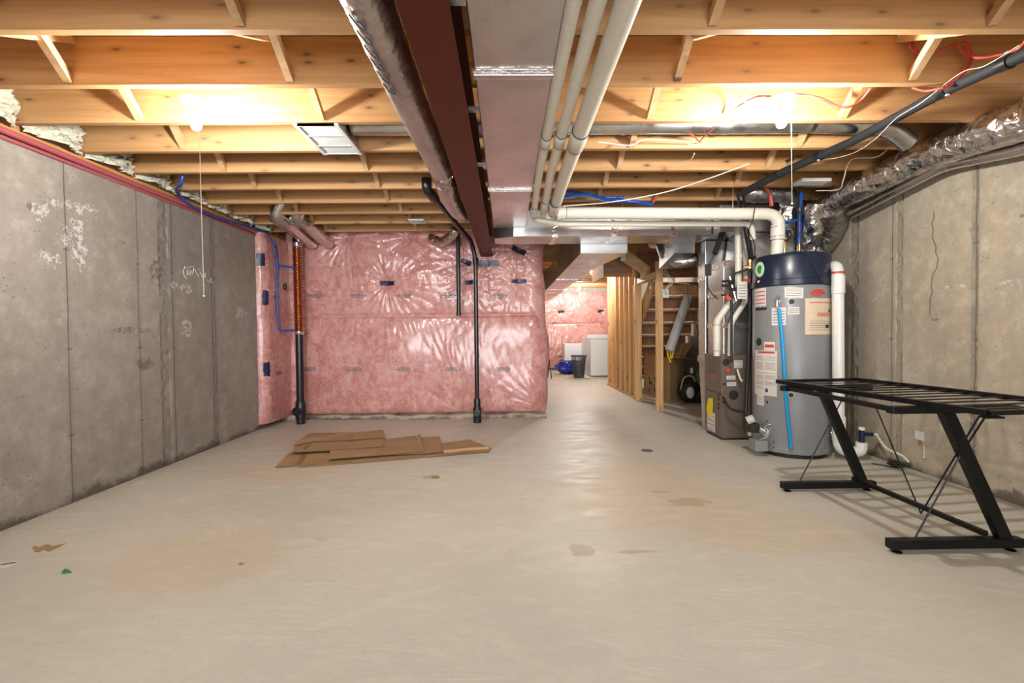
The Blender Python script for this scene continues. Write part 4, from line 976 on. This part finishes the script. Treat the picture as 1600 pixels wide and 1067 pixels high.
L = patch(1266,455,1289,460,'redink','logo', tilt=.0); patch(1272,452,1286,455,'redink','logo_swoosh'); patch(1268,461,1283,463,'redink','logo_swoosh')
def port(px, py, r, depth, m, name, R=HR, mm=None):
    a, z = cylhit(px, py, R); d = Vector((math.cos(a), math.sin(a), 0)); p = Vector((HX, HY, z))+d*(R+.0003)
    o = MB().cyl(p, p+d*depth, r, 20).build(name, M[m], wh)
    return p, d, o
port(1237,471,.020,.006,'dark','element_port'); port(1236,617,.026,.003,'whitegrey','port_ring'); port(1236,617,.018,.006,'dark','element_port'); port(1186,534,.034,.003,'dark','element_port'); port(1199,628,.008,.006,'dark','small_port')
for px, py in ((1199,658), (1199,676), (1209,690), (1209,699)): port(px, py, .005, .004, 'dark', 'screw_hole')
p, d, o = port(1196,675,.035,.008,'white','drain_flange'); MB().cyl(p+d*.008, p+d*.05, .013, 12).build('drain_valve', M['brass'], wh)
p, d, o = port(1298,677,.026,.03,'chrome','side_outlet')
p, d, o = port(1216,470,.020,.02,'chrome','relief_valve'); MB().bar(p+d*.03+Vector((-.01,0,.0)), p+d*.035+Vector((.02,0,.045)), .02, .012).build('relief_lever', M['chrome'], wh, smooth=0); MB().cyl(p+d*.03, p+d*.03+Vector((0,0,-.05)), .013, 12).build('relief_outlet', M['chrome'], wh)
# control face on the cap
Rc = HR+.004
a, z = cylhit(1188, 421, Rc); d = Vector((math.cos(a), math.sin(a), 0)); p = Vector((HX, HY, z))+d*Rc
mb = MB(); n = 28; sd = Vector((-d.y, d.x, 0)); up = Vector((0,0,1))
ring_ = [p+d*.003+sd*.052*math.cos(x)+up*.066*math.sin(x) for x in np.linspace(0, 2*PI, n, endpoint=False)]
MB().prism(ring_, d*.003).build('round_sticker', M['greenlabel'], wh, smooth=0)
ring_ = [p+d*.0065+sd*.030*math.cos(x)+up*.036*math.sin(x) for x in np.linspace(.6, 5.2, 20)]
MB().prism(ring_, d*.001).build('sticker_emblem', M['green'], wh, smooth=0)
a, z = cylhit(1186, 440, Rc); d = Vector((math.cos(a), math.sin(a), 0)); p = Vector((HX, HY, z))+d*(Rc+.002)
MB().ball(p, .009).build('indicator_lamp', M['led'], wh)
q = MB()
for (x0_, y0_, x1_, y1_) in ((1203,405,1203,444),):
    a, z = cylhit(x0_, y0_, Rc); a2, z2 = cylhit(x1_, y1_, Rc); q.bar((HX+(Rc+.004)*math.cos(a), HY+(Rc+.004)*math.sin(a), z), (HX+(Rc+.004)*math.cos(a2), HY+(Rc+.004)*math.sin(a2), z2), .010, .006)
q.build('panel_edge', M['rubber'], wh, smooth=0)
# top fittings
c1 = P(1226, 392, 4.02); c2 = P(1249, 392, 4.05)
MB().cyl((c1.x, 4.02, 1.72), (c1.x, 4.02, 1.86), .011, 12).build('inlet_stub', M['brass'], wh); MB().cyl((c2.x, 4.05, 1.72), (c2.x, 4.05, 1.84), .012, 12).build('outlet_stub', M['copper'], wh)
t2 = thing('water_line', 'blue cold water line with a brass valve on the heater top', 'pipe', (c1.x, 4.02, 1.86))
MB().tube(rp([(c1.x, 4.02, 1.93), (c1.x, 4.02, 2.02), (c2.x, 4.05, 2.06), (c2.x, 4.05, 2.08)], .02), .012, 10).build('pipe_run', M['blue'], t2)
MB().lathe([(.014,0),(.022,.01),(.022,.05),(.014,.06)], (c1.x, 4.02, 1.865), 14).build('valve_body', M['brass'], t2)
MB().bar((c1.x-.03, 3.99, 1.90), (c1.x+.05, 3.99, 1.905), .018, .012).build('valve_handle', M['bluetape'], t2, smooth=0)
t2 = thing('water_line', 'thick blue sleeved water line rising from the heater top', 'pipe', (c2.x, 4.05, 1.845))
MB().tube([(c2.x, 4.05, 1.845), (c2.x, 4.05, 2.12), (c2.x+.02, 4.05, 2.30)], .017, 12).build('pipe_run', M['blue'], t2); MB().cyl((c2.x, 4.05, 2.135), (c2.x, 4.05, 2.165), .019, 12).build('pipe_coupling', M['copper'], t2)
# gas control at lower left of tank
p0 = P(1176, 668, 3.90)
t2 = thing('gas_control', 'gas control valve with pale knob at the heater lower left', 'valve', (p0.x, 3.9, .2))
MB().box(p0.x-.03, p0.x+.04, 3.86, 3.94, p0.z-.04, p0.z+.04).build('valve_body', M['dark'], t2, smooth=0, bevel=.006)
MB().cyl((p0.x-.05, 3.9, p0.z+.06), (p0.x+.0, 3.88, p0.z+.085), .034, 16).build('regulator', M['whitegrey'], t2)
MB().cyl((p0.x+.03, 3.83, p0.z), (p0.x+.055, 3.80, p0.z-.02), .022, 14).build('knob', M['chrome'], t2)
MB().tube(spline([(p0.x+.06,3.83,p0.z+.02), (p0.x+.08,3.78,p0.z+.05), (p0.x+.07,3.78,p0.z-.04), (p0.x+.01,3.80,p0.z-.08)], 6), .006, 6).build('tubing', M['chrome'], t2)
MB().cyl((p0.x-.045, 3.86, p0.z-.03), (p0.x-.045, 3.86, p0.z-.06), .02, 12).build('cap_nut', M['chrome'], t2)
a, b = P(1175, 684, 3.86), P(1195, 705, 3.82)
MB().box(a.x, b.x+.02, 3.80, 3.92, b.z, a.z-.01).build('burner_door', M['tank'], wh, smooth=0, bevel=.01)
# blue drain hose lying on the tank
pts = []
for px, py in ((1217,482),(1219,500),(1223,540),(1226,590),(1229,630),(1233,670),(1236,700)):
    a, z = cylhit(px, py, HR+.014); pts.append((HX+(HR+.014)*math.cos(a), HY+(HR+.014)*math.sin(a), z))
t2 = thing('relief_hose', 'bright blue pipe hanging down the front of the water heater', 'hose', pts[-1])
MB().tube(spline(pts, 6), .0135, 12).build('hose_run', M['bluehose'], t2); e = Vector(pts[-1]); MB().cyl(e, e+Vector((0,0,-.02)), .0135, 12).build('hose_tip', M['greyink'], t2)
# side vent
c = P(1311, 600, 3.70); X_ = c.x
zt_ = P(1311, 413, 3.70).z
t2 = pvc('intake_pipe', [(HX+.27, 3.90, zt_), (X_, 3.72, zt_), (X_, 3.70, .075), (X_+.17, 3.68, .07), (X_+.175, 3.68, .15)], .043, .085, 'white plastic pipe standing right of the water heater with a floor trap',
     [((X_, 3.715, zt_-.09), (X_, 3.715, zt_-.24)), ((X_, 3.70, .16), (X_, 3.70, .36))], m='pvcw', marks=False)
MB().lathe([(.0445,0),(.0445,.018)], (X_, 3.717, zt_-.075), 20).build('red_print', M['redink'], t2)
T0 = Vector((X_+.175, 3.68, .15))
t2 = thing('drain_tee', 'dark blue tee fitting with white cap on the floor trap', 'fitting', T0)
MB().cyl(T0+Vector((0,0,.003)), T0+Vector((0,0,.10)), .021, 14).build('tee_body', M['bluetape'], t2); MB().cyl(T0+Vector((0,0,.101)), T0+Vector((0,0,.125)), .024, 14).build('tee_cap', M['white'], t2)
MB().cyl(T0+Vector((.015,0,.065)), T0+Vector((.09,0,.063)), .016, 12).build('tee_branch', M['bluetape'], t2); MB().cyl(T0+Vector((.091,0,.063)), T0+Vector((.13,0,.062)), .010, 12).build('barb', M['white'], t2)
e = F(1415, 725, .0)
one(MB().tube(spline([T0+Vector((.12,0,.062)), P(1385,700,3.55), P(1410,712,3.45), P(1420,722,3.42)], 8), .009, 8), 'drain_tube', M['pvc'], 'clear yellowish tube running from the blue tee to the right wall', 'hose')
r2 = random.Random(4); q = MB()
for i in range(26):
    c = F(1412+r2.uniform(-18,16), 728+r2.uniform(-5,5), .0); q.tube([c+Vector((r2.uniform(-.05,.05), 0, .012)), c+Vector((r2.uniform(-.05,.05), r2.uniform(-.05,.05), .03)), c+Vector((r2.uniform(-.06,.06), 0, .006))], .006, 5)
one(q, 'cable_tangle', M['dark'], 'small dark tangle at the foot of the right wall', 'cable', kind='stuff')
one(MB().tube(spline([F(1362,724,.006), F(1385,728,.006), F(1402,731,.006)], 5), .004, 5), 'cable', M['dark'], 'thin dark cable on the floor right of the trap', 'cable')
p = S(1437, 682, XR)
t2 = thing('wall_note', 'small white note taped on the right wall under the table', 'note', (XR-.002, p.y, p.z-.03))
MB().box(XR-.004, XR-.001, p.y-.035, p.y+.035, p.z-.025, p.z+.04).build('note_paper', M['white'], t2, smooth=0); MB().box(XR-.004, XR-.001, p.y-.02, p.y+.005, p.z-.06, p.z-.026).build('note_brown_tab', M['leaf'], t2, smooth=0)  # paper with a small brown tab below it
q = MB().tube([(XR-.005, p.y-.04, p.z-.06), (XR-.006, p.y-.045, p.z-.14)], .0035, 6); q.ball((XR-.008, p.y-.046, p.z-.145), .008, n=8); q.build('note_string', M['wire'], t2)

# ------------------------------------------------------------------ right-hand foil ducts
t = thing('flex_duct', 'big crumpled foil duct running along the head of the right wall', 'duct', (2.8, 2.5, 2.15))
pts = [(2.93,.9,2.20), S(1660,165,2.90), S(1600,188,2.88), S(1500,222,2.86), S(1420,255,2.86), P(1350,290,3.55), P(1310,312,3.85), P(1285,330,4.05)]
flex(pts, lambda s_: .128-.035*s_, 'foil', 'duct_sleeve', '', rough=.055, parent=t, step=.03, n=28)
flex([P(1295,322,3.98), P(1300,350,4.12), P(1285,380,4.25), P(1262,400,4.35), P(1255,430,4.4)], lambda s_: .135-.06*s_, 'sleeve', 'duct_sleeve', '', rough=.03, parent=t, step=.03, n=24)
flex([P(1275,318,3.95), P(1270,345,4.0), P(1272,362,4.05)], .07, 'foil', 'taped_joint', '', rough=.12, parent=t, step=.02, n=20)
q = MB()
for i, (px, py) in enumerate([(1328,296),(1340,291),(1352,285),(1366,277),(1377,271),(1545,210),(1560,203),(1580,196)]):
    p = P(px, py, 3.3) if px < 1400 else P(px, py+6, 2.45); q.bar(p, p+Vector((.012, -.01, .045)), .008, .004)
# galvanised round pipe beneath
one(MB().tube(rp([(2.985,.9,2.06), S(1600,232,2.985), S(1475,258,2.985), S(1330,334,2.96)], .1), .040, 20), 'round_duct', M['galv_round'], 'smaller pale duct tucked under the foil duct at the right wall', 'duct')
flex([P(1165,300,4.15), P(1190,302,4.12), P(1222,302,4.15), P(1240,315,4.2)], .085, 'foil_soft', 'flex_duct', 'silver flexible duct lying across behind the slanting grey pipe', rough=.05, amp=.02, step=.03)
flex([P(1236,308,4.22), P(1232,330,4.22), P(1228,352,4.25), P(1226,372,4.32)], .075, 'foil', 'flex_duct', 'crumpled foil duct dropping behind the heater blue lines', rough=.13, step=.025)
flex([P(1262,340,4.3), P(1262,370,4.35), P(1258,400,4.4)], .08, 'sleeve', 'flex_duct', 'grey sleeved duct behind the heater top', rough=.04, step=.03)
# slanting grey sleeved pipe
A = [P(1680,45,1.78), P(1600,86,1.95), P(1480,140,2.30), P(1330,222,2.95), P(1225,268,3.45), P(1160,302,3.85)]
t = thing('sleeved_pipe', 'dark grey sleeved pipe slanting under the joists toward the heater', 'pipe', A[3])
MB().tube(A, [.026,.026,.027,.028,.029,.030], 16).build('pipe_run', M['rubber'], t, smooth=60)
def onA(px):
    for a, b, (xa, ya), (xb, yb) in zip(A, A[1:], [(1680,45),(1600,86),(1480,140),(1330,222),(1225,268)], [(1600,86),(1480,140),(1330,222),(1225,268),(1160,302)]):
        if xb <= px <= xa: f_ = (xa-px)/(xa-xb); return a.lerp(b, f_), (b-a).normalized()
for px in (1575, 1476, 1283, 1215):
    p, d = onA(px); MB().cyl(p-d*.022, p+d*.022, .033, 16).build('clamp', M['black'], t)
    MB().bar(p+Vector((0,0,.03)), Vector((p.x, p.y, JB-.003)), .018, .004).build('clamp_strap', M['chrome'], t, smooth=0)
for px in (1477, 1281):
    p, d = onA(px); MB().ball(p+Vector((-.005,-.02,-.03)), .012).build('clamp_bolt', M['chrome'], t)
q = MB().tube(spline([p_+Vector((-.01,-.02,.045-.02*(i%2))) for i, p_ in enumerate([onA(1590)[0], onA(1540)[0], onA(1500)[0]])]+[P(1440,160,2.35)+Vector((0,0,.0)), P(1400,185,2.55), P(1370,215,2.75), P(1340,236,2.95), P(1310,246,3.1), P(1282,250,3.2)], 6), .0017, 5)
one(q, 'cable', M['wire'], 'pale thin cable strung along the slanting grey pipe', 'cable')
# ------------------------------------------------------------------ cables
def cable(pts, r, m, label, group=None): return one(MB().tube(spline(pts, 8), r, 6), 'cable', M[m], label, 'cable', group, smooth=60)
cable([P(1205,150,2.40), P(1180,152,2.45), P(1155,165,2.60), P(1135,178,2.66)], .005, 'red', 'red cable leaving the bulb in front of the heater toward the left')
cable([P(1200,152,2.42), P(1175,148,2.45), P(1158,152,2.5), P(1156,158,2.55), P(1175,158,2.5)], .004, 'wire', 'white cable loop left of the bulb in front of the heater')
cable([P(1240,148,2.42), P(1270,150,2.45), P(1300,163,2.5), P(1325,167,2.5), P(1345,156,2.5), P(1360,138,2.45)], .005, 'red', 'red cable sagging right of the bulb in front of the heater')
cable([P(1240,146,2.44), P(1280,152,2.46), P(1318,168,2.52), P(1340,160,2.52), P(1362,138,2.5)], .004, 'red', 'second red cable beside the sagging one right of the bulb')
yq = 2.24
cable([P(1430,58,yq), P(1422,70,yq), P(1425,78,yq), P(1438,84,yq), P(1460,80,yq), P(1490,72,yq), P(1520,66,yq)], .0055, 'red', 'bright red cable coil under second joist, left end of the knot')
cable([P(1433,58,yq), P(1427,70,yq), P(1434,80,yq), P(1450,83,yq), P(1475,77,yq), P(1500,68,yq), P(1518,72,yq), P(1505,62,yq)], .005, 'red', 'inner loop of the red cable coil under second joist')
cable([P(1495,65,yq), P(1503,80,yq), P(1525,90,yq-.05), P(1560,86,yq-.1), P(1590,76,yq-.15), P(1605,60,yq-.2)], .0055, 'red', 'red cable sweeping right from the knot to the picture edge')
cable([P(1512,70,yq), P(1520,86,yq), P(1514,104,yq), P(1498,124,yq), P(1482,136,yq), P(1470,138,yq), P(1445,142,2.29), P(1425,137,2.32)], .0055, 'red', 'red cable looping down from the knot to the clamp strap')
cable([P(1510,72,yq), P(1516,88,yq), P(1509,106,yq), P(1494,124,yq), P(1478,134,yq)], .004, 'red', 'thin twin of the looping red cable by the clamp strap')
cable([P(1118,197,2.74), P(1110,205,2.80), P(1096,218,3.0), P(1093,222,3.05), P(1084,212,2.95), P(1077,209,2.9)], .0045, 'red', 'small red cable tuft hanging from the third joist')
cable([P(1085,240,3.1), P(1078,250,3.2), P(1060,256,3.3)], .004, 'wire', 'short pale cable looping under the fourth joist')
cable([P(935,222,2.95), P(985,227,2.95), P(1010,218,2.95), P(1090,222,3.0)], .004, 'wire', 'pale cable strung across the bay right of the pipes')
cable([P(880,322,3.8), P(960,315,3.78), P(1040,300,3.75), P(1110,278,3.6), P(1170,256,3.35)], .0045, 'wire', 'white cable rising to the right above the large white pipe')
cable([P(880,308,4.1), P(915,304,4.1), P(950,312,4.1), P(990,315,4.1), P(1020,320,4.05)], .017, 'blue', 'bundle of blue water line above the large white pipe')
cable([P(886,300,4.2), P(900,300,4.2), P(935,308,4.15), P(975,309,4.15)], .012, 'blue', 'upper blue water line above the large white pipe')
cable([P(870,262,3.6), P(876,268,3.6), P(874,276,3.7)], .010, 'blue', 'short blue line showing between the cream pipes')
cable([P(1020,318,4.2), P(1030,302,4.2), P(1048,298,4.15)], .012, 'red', 'red line rising behind the large white pipe')
cable([P(1195,290,4.0), P(1203,305,4.0), P(1206,322,4.0)], .016, 'red', 'thick red line dropping beside the vent pipe elbow')
cable([P(1180,322,3.8), P(1176,345,3.85), P(1170,360,3.95), P(1178,378,4.0), P(1180,400,4.1)], .004, 'rubber', 'thin grey cable in front of the large white pipe')
cable([P(1247,292,3.9), P(1248,330,3.8), P(1250,370,3.72), P(1280,430,3.69), P(1290,445,3.69)], .0035, 'dark', 'thin dark cable from the joists to the navy cap')
cable([P(1395,225,3.2), P(1370,245,3.3), P(1330,250,3.4), P(1318,280,3.5), P(1310,296,3.6), P(1275,298,3.75)], .0035, 'wire', 'white thin cable drooping over the right foil duct')
cable([P(1274,374,3.95), P(1276,385,3.94), P(1273,396,3.93)], .007, 'dark', 'short dark chain hanging above the heater')
# hook-like drain trap under the joist
p = P(1236, 245, 3.5)
pipe([(p.x, 3.5, JB+.08), (p.x, 3.5, p.z-.03), (p.x-.05, 3.5, p.z-.05)], .022, .04, 'galv_round', 'pipe_stub', 'grey metal pipe stub poking down near the slanting pipe')
p = P(1270, 284, 3.70); one(MB().box(p.x-.10, p.x+.14, 3.68, 3.80, JB-.03, JB-.004), 'ceiling_register', M['white'], 'small white register plate above the water heater', 'vent', smooth=0)

# ------------------------------------------------------------------ slatted table
t = thing('slatted_table', 'black metal table frame with slatted top beside the right wall', 'table', (2.15, 2.55, 0))
BM = M['blackmetal']
for (yy, zf) in ((2.157, .70), (3.0, .70)):
    xa, xb = P(1388 if yy < 2.5 else 1221, 858 if yy < 2.5 else 764, yy).x, P(1594 if yy < 2.5 else 1366, 858 if yy < 2.5 else 764, yy).x
    MB().box(xa, xb, yy-.022, yy+.022, .018, .062).build('foot_bar', BM, t, smooth=0, bevel=.003)
    for xx in (xa+.04, xb-.05): MB().lathe([(.022,0),(.024,.004),(.012,.010),(.012,.018)], (xx, yy, 0), 14).build('levelling_foot', BM, t)
    xt, xbm = xa+.275, xb-.085
    MB().hexa([(xbm-.032,yy-.019,.062),(xbm+.032,yy-.019,.062),(xbm+.032,yy+.019,.062),(xbm-.032,yy+.019,.062)],
              [(xt-.032,yy-.019,.672),(xt+.032,yy-.019,.672),(xt+.032,yy+.019,.672),(xt-.032,yy+.019,.672)]).build('leg', BM, t, smooth=0, bevel=.003)
    MB().box(xa, xb-.03, yy-.022, yy+.022, .672, .706).build('support_arm', BM, t, smooth=0, bevel=.003)
TA, TB = Vector((1.875, 3.12, .722)), Vector((2.02, 1.88, .722))
u = (TB-TA).normalized(); n_ = Vector((-u.y, u.x, 0))*.60
if n_.x < 0: n_ = -n_
TC, TD = TB+n_, TA+n_
MB().bar(TA, TB, .03, .026).build('side_rail', BM, t, smooth=0, bevel=.002); MB().bar(TD, TC, .03, .026).build('side_rail', BM, t, smooth=0, bevel=.002)
MB().bar((1.865, 3.0, .690), (1.865, 2.157, .690), .03, .022).build('lower_rail', BM, t, smooth=0)
MB().bar(TB, TC, .03, .020).build('end_rail', BM, t, smooth=0); MB().bar(TA, TD, .03, .020).build('end_rail', BM, t, smooth=0)
NS = 14
for k in range(1, NS):
    a = TA.lerp(TB, k/NS)+n_.normalized()*.015; b = TD.lerp(TC, k/NS)-n_.normalized()*.015
    MB().bar(a, b, .026, .004).build('slat', BM, t, smooth=0)
MB().bar((2.315, 3.0, .082), (2.315, 2.157, .082), .024, .024).build('stretcher', BM, t, smooth=0)
ZA = .672
rods = [((1.92,3.0,.062), (2.12,3.0,.672)), ((2.28,2.98,.66), (2.315,2.60,.094)), ((2.315,2.60,.094), (2.22,2.13,.672))]
MB().cyl(P(1247,757,2.99), P(1318,620,2.99), .004, 8).build('brace_rod', BM, t)
MB().cyl(P(1366,630,2.75), P(1439,802,2.56), .004, 8).build('brace_rod', BM, t)
MB().cyl(P(1439,802,2.56), P(1530,650,1.97), .004, 8).build('brace_rod', BM, t)
MB().cyl(P(1424,851,2.15), P(1500,712,2.13), .004, 8).build('brace_rod', BM, t)
MB().cyl(P(1500,712,2.13), P(1540,650,1.98), .004, 8).build('brace_rod', BM, t)
MB().box(TB.x-.02, TB.x+.055, TB.y-.018, TB.y+.018, .700, .708).build('corner_plate', BM, t, smooth=0)

# ------------------------------------------------------------------ cardboard on the floor
def sheet(poly, th, label, tape=None, zs=None):
    pts = [F(x, y, z) for (x, y, z) in poly]
    o = one(MB().prism(pts, (0, 0, th)), 'cardboard_sheet', [M['card']], label, 'cardboard', 'flattened cardboard on the floor', smooth=0)
    o.data.materials.append(M['cardedge'])
    for pgn in o.data.polygons:
        if abs(pgn.normal.z) < .5: pgn.material_index = 1
    if tape:
        q = MB().prism([F(x, y, z) for (x, y, z) in tape], (0, 0, .0012)); q.build('packing_tape', M['cardtape'], o, smooth=0)
    return o
sheet([(465,731,.001),(560,724,.001),(695,713,.001),(762,707,.001),(768,700,.001),(740,690,.001),(600,697,.001),(480,712,.001)], .004, 'lowest long cardboard sheet under the flattened pile')
sheet([(430,730,.006),(452,708,.008),(510,704,.008),(522,716,.007),(548,722,.006)], .004, 'cardboard flap at the front left of the flattened pile', [(463,725,.0125),(472,708,.0135),(480,708,.0135),(471,725,.0125)])
sheet([(688,693,.008),(735,687,.008),(750,697,.008),(764,700,.008),(765,706,.008),(694,710,.008)], .004, 'rightmost cardboard sheet with rolled front edge')
sheet([(660,684,.014),(686,682,.014),(693,706,.014),(665,709,.014),(560,713,.014),(560,700,.014)], .004, 'cardboard sheet second from right in the pile')
sheet([(513,718,.030),(516,704,.030),(590,688,.026),(652,681,.022),(656,678,.028),(665,706,.020),(600,711,.024)], .005, 'large middle cardboard sheet of the pile', [(649,681,.030),(655,679,.034),(663,704,.026),(658,705,.026)])
sheet([(456,707,.036),(464,692,.038),(540,688,.036),(600,684,.036),(599,698,.036),(515,704,.036)], .004, 'upper left cardboard sheet lying over the middle one', [(472,702,.0415),(480,694,.043),(486,694,.043),(479,702,.0415)])
sheet([(457,697,.050),(468,687,.064),(484,677,.056),(552,676,.050),(599,672,.052),(600,684,.046),(545,688,.046),(490,690,.046)], .004, 'topmost cardboard sheet at back left with lifted curling edge', [(543,688,.0515),(549,676,.0555),(553,676,.0555),(549,688,.0515)])
one(MB().tube([F(693,706,.018), F(730,702,.02), F(764,700,.018)], .017, 12), 'cardboard_roll', M['card'], 'rolled cardboard edge at right front of the pile', 'cardboard')
# ------------------------------------------------------------------ litter on the floor
def scrap(poly, m, label, cat, th=.0015, z=.0008, name=None):
    return one(MB().prism([F(x, y, z) for x, y in poly], (0, 0, th)), name or cat.replace(' ', '_'), M[m], label, cat, smooth=0)
scrap([(50,858),(53,853),(62,855),(74,850),(82,853),(103,849),(90,856),(76,862),(68,859),(60,863),(52,862),(56,859)], 'leaf', 'dry brown leaf on the floor by the left wall', 'leaf')
o = scrap([(-4,880),(12,879),(27,875),(25,881),(14,886),(-4,888)], 'paper', 'torn white paper scrap at the left picture edge', 'paper scrap')
MB().prism([F(1,881.5,.0026), F(24,878,.0026), F(24,879.5,.0026), F(1,883,.0026)], (0,0,.0004)).build('printed_line', M['bluetape'], o, smooth=0)
scrap([(96,896),(101,890),(107,892),(112,895),(104,896)], 'green', 'small green scrap on the floor at the left', 'plastic scrap', th=.006)
scrap([(203,761),(212,755),(220,753),(227,751),(222,757),(213,757)], 'paper', 'white splinter of paper near the left wall base', 'paper scrap')
scrap([(258,741),(264,738),(267,740),(261,742)], 'paper', 'tiny white chip further along the left wall base', 'paper scrap')
scrap([(490,842),(496,839),(512,841),(514,843),(504,847),(491,845)], 'whitegrey', 'flat grey chip in the middle of the floor', 'stone chip')
scrap([(372,881),(377,879),(382,880),(378,883),(373,883)], 'leaf', 'small beige chip on the open floor at left', 'stone chip')
scrap([(672,746),(676,743),(684,743),(688,746),(684,748),(676,748)], 'leaf', 'round brown cap mark right of the cardboard pile', 'cap')
scrap([(715,671),(717,669),(718,671),(716,672)], 'paper', 'tiny white crumb near the foot of the beam pipe', 'crumb')
c = F(1011, 704, 0)
t = thing('floor_drain', 'small dark floor drain left of the furnace', 'drain', c)
MB().lathe([(.055,.0005),(.055,.002),(.05,.003)], c, 20).build('drain_rim', M['greyink'], t)
q = MB()
for k in range(4): q.box(c.x-.03+.018*k, c.x-.022+.018*k, c.y-.03, c.y+.03, .0035, .0042)
q.build('drain_slots', M['dark'], t, smooth=0)
